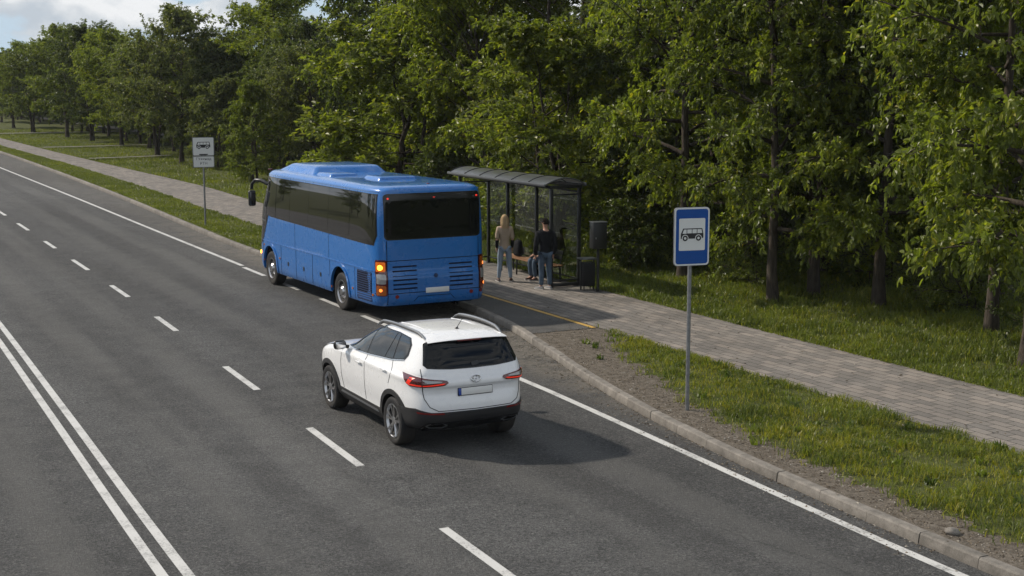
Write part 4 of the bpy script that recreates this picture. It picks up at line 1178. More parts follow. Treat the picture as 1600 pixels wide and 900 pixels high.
# ------------------------------------------------------------------ shelter and what stands at the stop
def make_shelter():
    M = MT
    z0 = ZV + 0.008
    X0, X1, Y0, Y1 = 17.52, 18.72, 32.36, 38.4      # roof outline
    root = thing('bus_shelter', 'black framed bus shelter with glass walls and curved smoked roof', 'bus shelter', (18.2, 35.6, z0))
    L = lambda x, y, z: (x - 18.2, y - 35.6, z)
    zr = 2.62
    fx, bx = 17.74, 18.64
    backs = [32.52, 34.92, 36.72, 38.0]
    for (x, y) in [(fx, 32.42), (fx, 38.1)] + [(bx, y) for y in backs]:
        bm = bmesh.new(); c = L(x, y, zr / 2); box(bm, c, (0.085, 0.085, zr), 0.008); box(bm, L(x, y, 0.008), (0.16, 0.16, 0.014), 0.003); obj('post', bm, M['frame_black'], root)
    def arc(x):
        q = (x - (X0 + X1) / 2) / ((X1 - X0) / 2)
        return zr + 0.11 + 0.17 * (1 - q * q)
    xs = np.linspace(X0, X1, 15)
    # curved smoked sheet
    nb = 6
    ys = np.linspace(Y0, Y1, nb + 1)
    for i in range(nb):
        bm = bmesh.new(); 
        A = [[bm.verts.new(L(x, y, arc(x) + dz)) for x in xs] for y, dz in ((ys[i] + 0.025, 0), (ys[i + 1] - 0.025, 0))]
        for k in range(14): bm.faces.new((A[0][k], A[0][k + 1], A[1][k + 1], A[1][k]))
        r = bmesh.ops.solidify(bm, geom=bm.faces[:], thickness=0.008)
        obj('roof_pane', bm, M['roof_pane'], root, 40)
    for y in ys:
        bm = bmesh.new(); tube(bm, [L(x, y, arc(x) + 0.002) for x in xs], 0.019, 8); obj('roof_rib', bm, M['frame_black'] if y != ys[0] else M['frame_grey'], root)
    for x, s in ((X0, -1), (X1, 1)):
        bm = bmesh.new(); box(bm, L(x + s * 0.02, (Y0 + Y1) / 2, arc(x) - 0.005), (0.06, Y1 - Y0 + 0.06, 0.075), 0.018); obj('roof_gutter', bm, M['frame_grey'], root)
    for x in (fx, bx):
        bm = bmesh.new(); box(bm, L(x, (Y0 + Y1) / 2, zr + 0.045), (0.07, Y1 - Y0 - 0.12, 0.085), 0.008); obj('roof_beam', bm, M['frame_black'], root)
    for y in (32.47, 34.92, 36.72, 38.05):
        bm = bmesh.new(); box(bm, L((fx + bx) / 2, y, zr + 0.045), (bx - fx - 0.08, 0.06, 0.085), 0.008); obj('cross_beam', bm, M['frame_black'], root)
    # glass walls: back bays, near end and far end
    def pane(p, q, zl, zh):
        p = Vector(p); q = Vector(q); d = (q - p); n = d.length; a = math.atan2(d.y, d.x)
        bm = bmesh.new(); c = (p + q) / 2; box(bm, L(c.x, c.y, (zl + zh) / 2), (n, 0.010, zh - zl), 0, a); g = obj('glass_panel', bm, M['pane'], root, 0)
        bm = bmesh.new()
        for z in (zl - 0.02, zh + 0.02): box(bm, L(c.x, c.y, z), (n, 0.045, 0.04), 0.004, a)
        obj('panel_rail', bm, M['frame_black'], g)
    for a, b in zip(backs, backs[1:]): pane((bx, a + 0.045, 0), (bx, b - 0.045, 0), 0.20, 2.50)
    pane((fx + 0.045, 32.43, 0), (bx - 0.045, 32.51, 0), 0.20, 2.44)
    pane((fx + 0.045, 38.09, 0), (bx - 0.045, 38.01, 0), 0.20, 2.44)
    bm = bmesh.new(); box(bm, L((fx + bx) / 2, 32.47, 0.06), (bx - fx - 0.09, 0.07, 0.09), 0.01); obj('base_rail', bm, M['frame_black'], root)
    # bench under the roof
    b = thing('bench', 'brown slatted wooden bench with black legs inside the bus shelter', 'bench', (18.34, 34.75, z0))
    bm = bmesh.new()
    for k in range(4): box(bm, (-0.165 + k * 0.11, 0, 0.455), (0.095, 3.10, 0.035), 0.008)
    obj('seat', bm, M['wood'], b)
    bm = bmesh.new()
    for k in range(2): box(bm, (0.205 + 0.02 * k, -0.95, 0.66 + 0.14 * k), (0.03, 1.1, 0.115), 0.006)
    obj('backrest', bm, M['frame_black'], b)
    for y in (-1.40, -0.50, 0.45, 1.40):
        bm = bmesh.new()
        tube(bm, [(-0.18, y, 0.43), (-0.19, y, 0.0)], 0.024, 8); tube(bm, [(0.18, y, 0.43), (0.20, y, 0.0)], 0.024, 8); tube(bm, [(-0.18, y, 0.425), (0.18, y, 0.425)], 0.022, 8)
        if y < 0: tube(bm, [(0.18, y, 0.42), (0.23, y, 0.62), (0.255, y, 0.86)], 0.02, 8)
        obj('leg', bm, M['frame_black'], b)
    # rucksack on the bench
    k = thing('backpack', 'dark grey backpack sitting on the bench beside the seated person', 'backpack', (18.38, 35.55, z0 + 0.473), R_(100))
    bm = bmesh.new(); vs = box(bm, (0, 0, 0.24), (0.32, 0.20, 0.47), 0.085, seg=4)
    for v in vs:
        q = 1 - 0.25 * max(0, (v.co.z - 0.22) / 0.26); v.co.x *= q; v.co.y *= q
    obj('bag_body', bm, M['black_cloth'], k)
    bm = bmesh.new(); box(bm, (0, -0.115, 0.15), (0.25, 0.07, 0.22), 0.03, seg=3); obj('front_pocket', bm, MT['frame_grey'], k)
    bm = bmesh.new(); tube(bm, [(-0.04, 0.02, 0.46), (-0.035, 0.02, 0.50), (0.035, 0.02, 0.50), (0.04, 0.02, 0.46)], 0.009, 6); obj('handle', bm, M['black_cloth'], k)
    # litter bin with a canopy
    t = thing('litter_bin', 'black metal litter bin with a flat lid beside the shelter', 'litter bin', (18.44, 31.72, z0), R_(-8))
    t.scale = (0.80, 0.85, 1)
    bm = bmesh.new()
    for i in range(20):
        for (x, y, ry) in ((-0.19 + 0.38 * i / 19, -0.17, 0), (-0.19 + 0.38 * i / 19, 0.17, 0)):
            box(bm, (x, y, 0.42), (0.014, 0.016, 0.62), 0.003)
    for i in range(17):
        for x in (-0.20, 0.20): box(bm, (x, -0.155 + 0.31 * i / 16, 0.42), (0.016, 0.014, 0.62), 0.003)
    box(bm, (0, 0, 0.41), (0.375, 0.315, 0.60), 0.01)
    obj('bin_body', bm, M['frame_black'], t)
    for sx in (-0.225, 0.225):
        bm = bmesh.new(); box(bm, (sx, 0, 0.40), (0.03, 0.05, 0.80), 0.006); obj('leg', bm, M['frame_black'], t)
    bm = bmesh.new(); box(bm, (0, 0, 0.825), (0.56, 0.46, 0.035), 0.012); obj('lid', bm, M['frame_grey'], t)
    bm = bmesh.new()
    for sx in (-0.16, 0.16):
        for sy in (-0.12, 0.12): cyl(bm, (sx, sy, 0.0), (sx, sy, 0.12), 0.018, n=8)
    obj('foot', bm, M['frame_black'], t)
    # box on a post
    t = thing('post_box', 'black metal cabinet mounted on a thin post beside the litter bin', 'cabinet', (18.53, 31.32, z0), R_(-10))
    bm = bmesh.new(); cyl(bm, (0, 0, -0.02), (0, 0, 1.25), 0.038, n=12); box(bm, (0, 0, 0.008), (0.16, 0.16, 0.012), 0.003); obj('post', bm, M['frame_black'], t)
    bm = bmesh.new(); box(bm, (0, 0, 1.47), (0.38, 0.30, 0.68), 0.014); obj('cabinet_body', bm, M['frame_black'], t)
    bm = bmesh.new(); box(bm, (0, 0, 1.82), (0.41, 0.33, 0.022), 0.006); obj('cabinet_top', bm, M['frame_grey'], t)
    bm = bmesh.new(); box(bm, (0, -0.153, 1.47), (0.32, 0.008, 0.60), 0.003); d = obj('cabinet_door', bm, M['frame_black'], t)
    bm = bmesh.new(); box(bm, (-0.12, -0.162, 1.41), (0.02, 0.014, 0.05), 0.003); obj('lock', bm, M['steel'], d)
    # stone on the dirt in the near corner
    s = bmesh.new(); bmesh.ops.create_icosphere(s, subdivisions=3, radius=0.09)
    rg = random.Random(2)
    from mathutils import noise
    for v in s.verts:
        v.co *= 1 + 0.35 * noise.noise(v.co * 9)
        v.co.z *= 0.6
    o = obj('stone', s, M['kerb'], None, 60); o.location = (12.17, 12.15, ZV + 0.035)
    tag(o, 'pale stone lying on the bare dirt behind the kerb', 'stone')
make_shelter()

# ------------------------------------------------------------------ people
def skin_mesh(pts, edges, rad, sub=2, root=0):
    me = bpy.data.meshes.new('sk'); me.from_pydata([tuple(p) for p in pts], edges, [])
    o = bpy.data.objects.new('sk', me); COL.objects.link(o)
    o.modifiers.new('s', 'SKIN'); o.modifiers['s'].use_smooth_shade = True
    for i, d in enumerate(me.skin_vertices[0].data):
        r = rad[i]; d.radius = r if isinstance(r, tuple) else (r, r); d.use_root = (i == root)
    sb = o.modifiers.new('b', 'SUBSURF'); sb.levels = sub; sb.render_levels = sub
    new = bpy.data.meshes.new_from_object(o.evaluated_get(bpy.context.evaluated_depsgraph_get()))
    bpy.data.objects.remove(o); bpy.data.meshes.remove(me)
    new.polygons.foreach_set('use_smooth', [True] * len(new.polygons))
    return new

def chain(P, names):
    """edges through named joints"""
    return list(zip(names, names[1:]))

def build_person(root, J, Rd, edges, parts, sub=2):
    """J joints, Rd radii; body is one skin surface over every edge; parts: (name, material, edge list, radius gain)"""
    names = list(J)
    ix = {n: i for i, n in enumerate(names)}
    me = skin_mesh([J[n] for n in names], [(ix[a], ix[b]) for a, b in edges], [Rd[n] for n in names], sub, ix['pelvis'])
    link_mesh('body', me, MT['skin'], root)
    for nm, m, ed, gain, ro in parts:
        used = []
        for a, b in ed:
            for q in (a, b):
                if q not in used: used.append(q)
        jx = {n: i for i, n in enumerate(used)}
        rr = []
        for n in used:
            r = Rd[n]; g = gain.get(n, gain['*'])
            rr.append((r[0] + g, r[1] + g) if isinstance(r, tuple) else r + g)
        me = skin_mesh([J[n] for n in used], [(jx[a], jx[b]) for a, b in ed], rr, sub, jx[ro])
        link_mesh(nm, me, MT[m], root)

def add_hand(J, Rd, E, wrist, side, d, out, s=1.0):
    """palm and five unequal bent fingers; d = direction of the hand, out = towards the thumb"""
    d = Vector(d).normalized(); out = Vector(out).normalized(); n = d.cross(out).normalized()
    w = Vector(J[wrist]); k = side
    palm = w + d * 0.075 * s
    J[k + 'palm'] = palm; Rd[k + 'palm'] = (0.036 * s, 0.017 * s); E.append((wrist, k + 'palm'))
    for i, (o, L) in enumerate(((0.030, 0.072), (0.010, 0.082), (-0.010, 0.076), (-0.029, 0.060))):
        a, b = k + 'f%da' % i, k + 'f%db' % i
        J[a] = palm + out * o * s + d * L * 0.45 * s; J[b] = palm + out * o * 0.95 * s + d * L * 0.95 * s + n * 0.022 * s
        Rd[a] = 0.0092 * s; Rd[b] = 0.0078 * s
        E += [(k + 'palm', a), (a, b)]
    J[k + 't0'] = w + d * 0.045 * s + out * 0.038 * s; J[k + 't1'] = w + d * 0.095 * s + out * 0.052 * s + n * 0.012
    Rd[k + 't0'] = 0.012 * s; Rd[k + 't1'] = 0.009 * s
    E += [(wrist, k + 't0'), (k + 't0', k + 't1')]

def face(root, c, R, rot, skin='skin'):
    """nose, ears, eyes and mouth on a head at c (facing +y rotated by rot)"""
    Mx = Matrix.Translation(c) @ Matrix.Rotation(rot, 4, 'Z')
    bm = bmesh.new()
    tube(bm, [Mx @ Vector((0, R * 0.88, 0.03)), Mx @ Vector((0, R * 1.13, -0.018)), Mx @ Vector((0, R * 0.92, -0.03))], [0.008, 0.015, 0.012], 8)
    for s in (-1, 1):
        tube(bm, [Mx @ Vector((s * R * 0.80, -0.005, 0.028)), Mx @ Vector((s * R * 0.93, -0.015, 0.012)), Mx @ Vector((s * R * 0.82, 0.0, -0.03))], [0.010, 0.016, 0.009], 8)
    obj('face_features', bm, MT[skin], root)
    bm = bmesh.new()
    for s in (-1, 1):
        q = bmesh.ops.create_uvsphere(bm, u_segments=10, v_segments=8, radius=0.011)['verts']
        bmesh.ops.translate(bm, vec=Mx @ Vector((s * 0.032, R * 0.88, 0.015)), verts=q)
    obj('eye', bm, MT['sign_black'], root)
    bm = bmesh.new(); tube(bm, [Mx @ Vector((-0.024, R * 0.86, -0.062)), Mx @ Vector((0, R * 0.95, -0.064)), Mx @ Vector((0.024, R * 0.86, -0.062))], [0.005, 0.008, 0.005], 6); obj('mouth', bm, MT['brown_leather'], root)

def shoe(root, heel, toe_dir, m, sole, L=0.27):
    d = Vector(toe_dir).normalized(); a = math.atan2(d.y, d.x)
    bm = bmesh.new()
    prof = [(-0.06, 0.0, 0.036, 0.075), (-0.02, 0, 0.040, 0.095), (0.05, 0, 0.042, 0.085), (0.11, 0, 0.046, 0.062), (0.16, 0, 0.045, 0.052), (0.195, 0, 0.032, 0.042), (0.205, 0, 0.012, 0.03)]
    rings = []
    for x, _, w, h in prof:
        rings.append([bm.verts.new((x, w * math.cos(t) , 0.022 + max(0, math.sin(t)) * (h - 0.022))) for t in np.linspace(0, PI, 9)])
    for A, B in zip(rings, rings[1:]):
        for k in range(8): bm.faces.new((A[k], A[k + 1], B[k + 1], B[k]))
        bm.faces.new((A[0], B[0], B[8], A[8]))
    bm.faces.new(rings[0]); bm.faces.new(rings[-1][::-1])
    bmesh.ops.recalc_face_normals(bm, faces=bm.faces)
    bmesh.ops.transform(bm, matrix=Matrix.Translation(Vector(heel)) @ Matrix.Rotation(a, 4, 'Z'), verts=bm.verts)
    o = obj('shoe', bm, MT[m], root, 50)
    bm = bmesh.new()
    prism(bm, [(-0.068, -0.036), (0.05, -0.043), (0.14, -0.050), (0.195, -0.035), (0.213, 0), (0.195, 0.035), (0.14, 0.050), (0.05, 0.043), (-0.068, 0.036)], lambda x, y, h: Matrix.Translation(Vector(heel)) @ Matrix.Rotation(a, 4, 'Z') @ Vector((x, y, h)), 0.024)
    obj('shoe_sole', bm, MT[sole], o)

def stand_joints(Ht, wide, lean=0.0, spread=0.09, turn_feet=0.15):
    k = Ht / 1.78
    J = {}; Rd = {}; E = []
    def put(n, x, y, z, r): J[n] = Vector((x * k, y * k, z * k)); Rd[n] = (r[0] * k, r[1] * k) if isinstance(r, tuple) else r * k
    put('pelvis', 0, 0, 0.94, (0.145 * wide, 0.105)); put('waist', 0, 0.01, 1.10, (0.130 * wide, 0.095)); put('chest', 0, 0.005, 1.30, (0.155 * wide, 0.108)); put('upper_chest', 0, -0.01, 1.42, (0.135 * wide, 0.085))
    put('neck', 0, -0.005, 1.505, 0.054); put('jaw', 0, 0.02, 1.60, (0.062, 0.075)); put('head', 0, 0.01, 1.68, (0.077, 0.094)); put('crown', 0, -0.005, 1.745, (0.055, 0.065))
    E += [('pelvis', 'waist'), ('waist', 'chest'), ('chest', 'upper_chest'), ('upper_chest', 'neck'), ('neck', 'jaw'), ('jaw', 'head'), ('head', 'crown')]
    for s, q in ((-1, 'l'), (1, 'r')):
        put(q + 'hip', s * 0.088, 0, 0.88, 0.088); put(q + 'thigh', s * (0.092 + spread * 0.3), 0.012, 0.70, 0.080); put(q + 'knee', s * (0.085 + spread * 0.55), 0.012, 0.49, 0.057); put(q + 'calf', s * (0.085 + spread * 0.75), -0.015, 0.33, 0.056); put(q + 'ankle', s * (0.085 + spread), -0.02, 0.085, 0.037)
        put(q + 'toe', s * (0.10 + spread), 0.10, 0.035, (0.036, 0.024))
        E += [('pelvis', q + 'hip'), (q + 'hip', q + 'thigh'), (q + 'thigh', q + 'knee'), (q + 'knee', q + 'calf'), (q + 'calf', q + 'ankle'), (q + 'ankle', q + 'toe')]
        put(q + 'shoulder', s * 0.185 * wide, -0.01, 1.415, 0.060)
    return J, Rd, E, put

LEG = lambda q: [('pelvis', q + 'hip'), (q + 'hip', q + 'thigh'), (q + 'thigh', q + 'knee'), (q + 'knee', q + 'calf'), (q + 'calf', q + 'ankle')]
TORSO = [('hem', 'pelvis'), ('pelvis', 'waist'), ('waist', 'chest'), ('chest', 'upper_chest'), ('upper_chest', 'collar')]
def coat(q, to): return [('upper_chest', q + 'shoulder'), (q + 'shoulder', q + 'uarm'), (q + 'uarm', q + 'elbow')] + ([(q + 'elbow', q + 'farm'), (q + 'farm', q + 'wrist')] if to == 'wrist' else [])

def hair_cap(root, m, c, R, rot, long=0.0):
    """hair: a shell over skull and nape, plus a fall of hair behind when long"""
    bm = bmesh.new()
    n = 26; rings = []
    for i in range(15):
        th = i / 14
        ring = []
        for k in range(n):
            a = 2 * PI * k / n
            front = max(0, math.sin(a))        # +y is the face
            low = (0.95 * PI * 0.70) * (1 - front) + 0.30 * PI * front
            t = th * low
            x = math.cos(a) * math.sin(t) * R * 1.06; y = math.sin(a) * math.sin(t) * R * 1.16 - 0.008; z = math.cos(t) * R * 1.15 + 0.012
            ring.append(bm.verts.new((x, y, z)))
        rings.append(ring)
    for A, B in zip(rings, rings[1:]):
        for k in range(n): bm.faces.new((A[k], B[k], B[(k + 1) % n], A[(k + 1) % n]))
    bmesh.ops.remove_doubles(bm, verts=bm.verts, dist=0.0005)
    if long:
        # strands falling over the back
        rg = random.Random(4)
        for k in range(46):
            a = PI + PI * (k + 0.5) / 46
            w = math.cos(a)
            x0, y0 = w * R * 1.0, math.sin(a) * R * 1.10
            L = long * (0.82 + 0.18 * rg.random()) * (0.72 + 0.28 * abs(math.sin(a)))
            pts = []
            for q in np.linspace(0, 1, 7):
                pts.append((x0 * (1 + 0.16 * math.sin(q * 2.4)) + rg.uniform(-.004, .004), y0 * (1 - 0.10 * q) - 0.028 * q, 0.03 - q * L))
            tube(bm, pts, [0.013, 0.017, 0.019, 0.019, 0.017, 0.013, 0.005], 6)
    else:
        rg = random.Random(9)
        for k in range(240):
            a = rg.uniform(0, 2 * PI); t = rg.uniform(0, 1) * (0.5 * PI if math.sin(a) < 0.3 else 0.28 * PI)
            p = Vector((math.cos(a) * math.sin(t) * R * 1.06, math.sin(a) * math.sin(t) * R * 1.16 - 0.008, math.cos(t) * R * 1.15 + 0.012))
            d = (p.normalized() * 0.012 + Vector((rg.uniform(-.012, .012), 0.010, -0.008)))
            tube(bm, [p - d * 0.3, p + d], [0.007, 0.002], 4)
    bmesh.ops.recalc_face_normals(bm, faces=bm.faces)
    bmesh.ops.transform(bm, matrix=Matrix.Translation(c) @ Matrix.Rotation(rot, 4, 'Z'), verts=bm.verts)
    obj('hair', bm, MT[m], root, 60)

def make_people():
    z0 = ZV + 0.008
    # woman in beige, seen from behind
    root = thing('person', 'person with long blonde hair in beige jacket and light jeans standing by the shelter', 'person', (17.22, 34.11, z0), R_(-20))
    J, Rd, E, put = stand_joints(1.83, 0.88, spread=0.075)
    for s, q in ((-1, 'l'), (1, 'r')):
        put(q + 'uarm', s * 0.192, -0.02, 1.28, 0.047); put(q + 'elbow', s * 0.204, -0.03, 1.13, 0.040); put(q + 'farm', s * 0.206, 0.005 + 0.03 * (s > 0), 1.00, 0.036); put(q + 'wrist', s * 0.204, 0.035 + 0.06 * (s > 0), 0.89, 0.026)
        E += coat(q, 'wrist')[0:] 
        add_hand(J, Rd, E, q + 'wrist', q, (0, 0.25, -1), (-s * 0.25, 1, 0.2), 0.95)
    put('hem', 0, -0.005, 0.80, (0.158, 0.122)); put('collar', 0, -0.01, 1.50, (0.072, 0.070))
    body_names = [n for n in J if n not in ('hem', 'collar')]
    Jb = {n: J[n] for n in body_names}
    build_person(root, Jb, Rd, E, [], 2)
    def clothes(J, Rd, nm, m, ed, gain, ro):
        used = []
        for a, b in ed:
            for q in (a, b):
                if q not in used: used.append(q)
        jx = {n: i for i, n in enumerate(used)}
        rr = []
        for n in used:
            r = Rd[n]; g = gain.get(n, gain['*'])
            rr.append((r[0] + g, r[1] + g) if isinstance(r, tuple) else (r + g, r + g))
        link_mesh(nm, skin_mesh([J[n] for n in used], [(jx[a], jx[b]) for a, b in ed], rr, 2, jx[ro]), MT[m], root)
    clothes(J, Rd, 'jacket', 'beige', TORSO + coat('l', 'elbow') + coat('r', 'elbow'), {'*': 0.020, 'waist': 0.026, 'pelvis': 0.026, 'hem': 0.022, 'lelbow': 0.024, 'relbow': 0.024}, 'chest')
    clothes(J, Rd, 'sleeve', 'black_cloth', [('lelbow', 'lfarm'), ('lfarm', 'lwrist')], {'*': 0.014}, 'lfarm')
    clothes(J, Rd, 'sleeve', 'black_cloth', [('relbow', 'rfarm'), ('rfarm', 'rwrist')], {'*': 0.014}, 'rfarm')
    clothes(J, Rd, 'jeans', 'jeans', LEG('l') + LEG('r'), {'*': 0.012, 'lankle': 0.014, 'rankle': 0.014, 'pelvis': -0.005}, 'pelvis')
    for q in 'lr': shoe(root, (J[q + 'ankle'].x, J[q + 'ankle'].y, 0), (0.25 if q == 'r' else -0.25, 1, 0), 'brown_leather', 'sole')
    hair_cap(root, 'blonde', J['head'] + Vector((0, -0.005, 0.0)), 0.088, 0, 0.36)
    face(root, J['head'], 0.090, 0)
    # man in black jacket, seen from behind, head turned left
    root = thing('person', 'person with short dark hair in black jacket and blue jeans standing before the bench', 'person', (17.52, 32.33, z0), R_(-8))
    J, Rd, E, put = stand_joints(1.86, 1.04, spread=0.03)
    for s, q in ((-1, 'l'), (1, 'r')):
        put(q + 'uarm', s * 0.235, -0.015, 1.26, 0.056); put(q + 'elbow', s * 0.258, -0.02, 1.10, 0.048); put(q + 'farm', s * 0.252, 0.03, 0.97, 0.043); put(q + 'wrist', s * 0.235, 0.075, 0.865, 0.030)
        E += coat(q, 'wrist')
        add_hand(J, Rd, E, q + 'wrist', q, (0, 0.2, -1), (-s * 0.3, 1, 0.2), 1.05)
    put('hem', 0, -0.005, 0.87, (0.155, 0.120)); put('collar', 0, -0.012, 1.52, (0.080, 0.078))
    Jb = {n: J[n] for n in J if n not in ('hem', 'collar')}
    build_person(root, Jb, Rd, E, [], 2)
    clothes(J, Rd, 'jacket', 'black_cloth', TORSO + coat('l', 'wrist') + coat('r', 'wrist'), {'*': 0.022, 'waist': 0.032, 'pelvis': 0.022, 'hem': 0.016, 'lwrist': 0.016, 'rwrist': 0.016}, 'chest')
    bm = bmesh.new(); tube(bm, [(J['collar'].x + 0.11 * math.cos(a), J['collar'].y - 0.02 + 0.085 * math.sin(a), J['collar'].z - 0.035 - 0.05 * (math.sin(a) < -0.2) * abs(math.sin(a))) for a in np.linspace(-PI - 0.3, 0.3, 16)], [0.02] + [0.036] * 14 + [0.02], 8); obj('hood', bm, MT['black_cloth'], root)
    clothes(J, Rd, 'jeans', 'jeans_dark', LEG('l') + LEG('r'), {'*': 0.016, 'pelvis': 0.0, 'lankle': 0.024, 'rankle': 0.024}, 'pelvis')
    for q in 'lr': shoe(root, (J[q + 'ankle'].x, J[q + 'ankle'].y, 0), (-0.75 if q == 'l' else -0.35, 1, 0), 'grey_shoe', 'sole')
    hair_cap(root, 'dark_hair', J['head'], 0.090, R_(35))
    face(root, J['head'], 0.092, R_(35))
    # third person sitting on the bench, facing the road
    root = thing('person', 'person in olive top and jeans sitting on the bench beside a backpack', 'person', (18.40, 33.95, z0), R_(90))
    J = {}; Rd = {}; E = []
    def put(n, x, y, z, r): J[n] = Vector((x, y, z)); Rd[n] = r
    put('pelvis', 0, 0.0, 0.575, (0.150, 0.105)); put('waist', 0, 0.0, 0.73, (0.135, 0.10)); put('chest', 0, 0.02, 0.92, (0.16, 0.11)); put('upper_chest', 0, 0.03, 1.04, (0.14, 0.088)); put('neck', 0, 0.045, 1.125, 0.054)
    put('jaw', 0, 0.085, 1.205, (0.062, 0.075)); put('head', 0, 0.08, 1.29, (0.077, 0.094)); put('crown', 0, 0.065, 1.355, (0.055, 0.065))
    E += [('pelvis', 'waist'), ('waist', 'chest'), ('chest', 'upper_chest'), ('upper_chest', 'neck'), ('neck', 'jaw'), ('jaw', 'head'), ('head', 'crown')]
    for s, q in ((-1, 'l'), (1, 'r')):
        put(q + 'hip', s * 0.09, 0.06, 0.565, 0.088); put(q + 'thigh', s * 0.115, 0.24, 0.565, 0.078); put(q + 'knee', s * 0.125, 0.42, 0.545, 0.060); put(q + 'calf', s * 0.125, 0.41, 0.34, 0.056); put(q + 'ankle', s * 0.125, 0.38, 0.09, 0.038); put(q + 'toe', s * 0.13, 0.50, 0.035, (0.036, 0.024))
        E += [('pelvis', q + 'hip'), (q + 'hip', q + 'thigh'), (q + 'thigh', q + 'knee'), (q + 'knee', q + 'calf'), (q + 'calf', q + 'ankle'), (q + 'ankle', q + 'toe')]
        put(q + 'shoulder', s * 0.19, 0.03, 1.03, 0.06); put(q + 'uarm', s * 0.22, 0.06, 0.90, 0.054); put(q + 'elbow', s * 0.225, 0.10, 0.77, 0.046); put(q + 'farm', s * 0.19, 0.22, 0.72, 0.042); put(q + 'wrist', s * 0.145, 0.31, 0.675, 0.030)
        E += coat(q, 'wrist')
        add_hand(J, Rd, E, q + 'wrist', q, (-s * 0.3, 1, -0.35), (-s, -0.3, 0.1), 1.0)
    put('hem', 0, 0.0, 0.52, (0.15, 0.115)); put('collar', 0, 0.04, 1.125, (0.078, 0.076))
    build_person(root, {n: J[n] for n in J if n not in ('hem', 'collar')}, Rd, E, [], 2)
    clothes(J, Rd, 'top', 'green_cloth', TORSO + coat('l', 'wrist') + coat('r', 'wrist'), {'*': 0.02, 'waist': 0.028, 'hem': 0.005, 'lwrist': 0.014, 'rwrist': 0.014}, 'chest')
    clothes(J, Rd, 'jeans', 'jeans_dark', LEG('l') + LEG('r'), {'*': 0.016, 'pelvis': 0.0, 'lankle': 0.024, 'rankle': 0.024}, 'pelvis')
    for q in 'lr': shoe(root, (J[q + 'ankle'].x, J[q + 'ankle'].y, 0), (0, 1, 0), 'brown_leather', 'sole')
    hair_cap(root, 'dark_hair', J['head'], 0.090, 0)
    face(root, J['head'], 0.092, 0)
make_people()
# ------------------------------------------------------------------ trees
def frame(d):
    d = d / np.linalg.norm(d)
    a = np.array([0, 0, 1.0]) if abs(d[2]) < 0.9 else np.array([1.0, 0, 0])
    u = np.cross(d, a); u /= np.linalg.norm(u)
    return d, u, np.cross(u, d)

class Tubes:
    def __init__(self): self.V = []; self.Q = []; self.n = 0
    def add(self, P, R, k):
        P = np.asarray(P, float); m = len(P)
        T = np.gradient(P, axis=0); T /= np.linalg.norm(T, axis=1)[:, None] + 1e-9
        a = np.array([0, 0, 1.0]) if abs(T[0, 2]) < 0.85 else np.array([1.0, 0, 0])
        U = np.cross(T, a); U /= np.linalg.norm(U, axis=1)[:, None] + 1e-9
        W = np.cross(T, U)
        an = np.arange(k) * 2 * PI / k
        V = P[:, None] + (U[:, None] * np.cos(an)[None, :, None] + W[:, None] * np.sin(an)[None, :, None]) * np.asarray(R)[:, None, None]
        self.V.append(V.reshape(-1, 3))
        i = np.arange(m - 1)[:, None] * k; j = np.arange(k)[None]; jn = (j + 1) % k
        q = np.stack([i + j, i + jn, i + k + jn, i + k + j], -1).reshape(-1, 4) + self.n
        self.Q.append(q); self.n += m * k
    def mesh(self, name): return np_mesh(name, np.concatenate(self.V), np.concatenate(self.Q), smooth=True)

def leaf_mesh(name, P, D, N, L, W, tint, rng):
    """folded six-corner leaves: base P, axis D, face normal N"""
    n = len(P)
    D = D / (np.linalg.norm(D, axis=1)[:, None] + 1e-9)
    S = np.cross(D, N); S /= np.linalg.norm(S, axis=1)[:, None] + 1e-9
    N = np.cross(S, D)
    L = L[:, None]; W = W[:, None]
    fold = 0.22
    droop = -0.12
    base = P
    tip = P + D * L + N * L * droop
    a = 0.32; b = 0.70
    l1 = P + D * L * a + S * W * 0.46 + N * W * fold; r1 = P + D * L * a - S * W * 0.46 + N * W * fold
    l2 = P + D * L * b + S * W * 0.36 + N * (W * fold + L * droop * 0.5); r2 = P + D * L * b - S * W * 0.36 + N * (W * fold + L * droop * 0.5)
    V = np.stack([base, l1, l2, tip, r2, r1], 1).reshape(-1, 3)
    i = np.arange(n)[:, None] * 6
    Q = np.concatenate([i + np.array([[0, 3, 2, 1]]), i + np.array([[0, 5, 4, 3]])], 0)
    return np_mesh(name, V, Q, np.repeat(tint, 6))

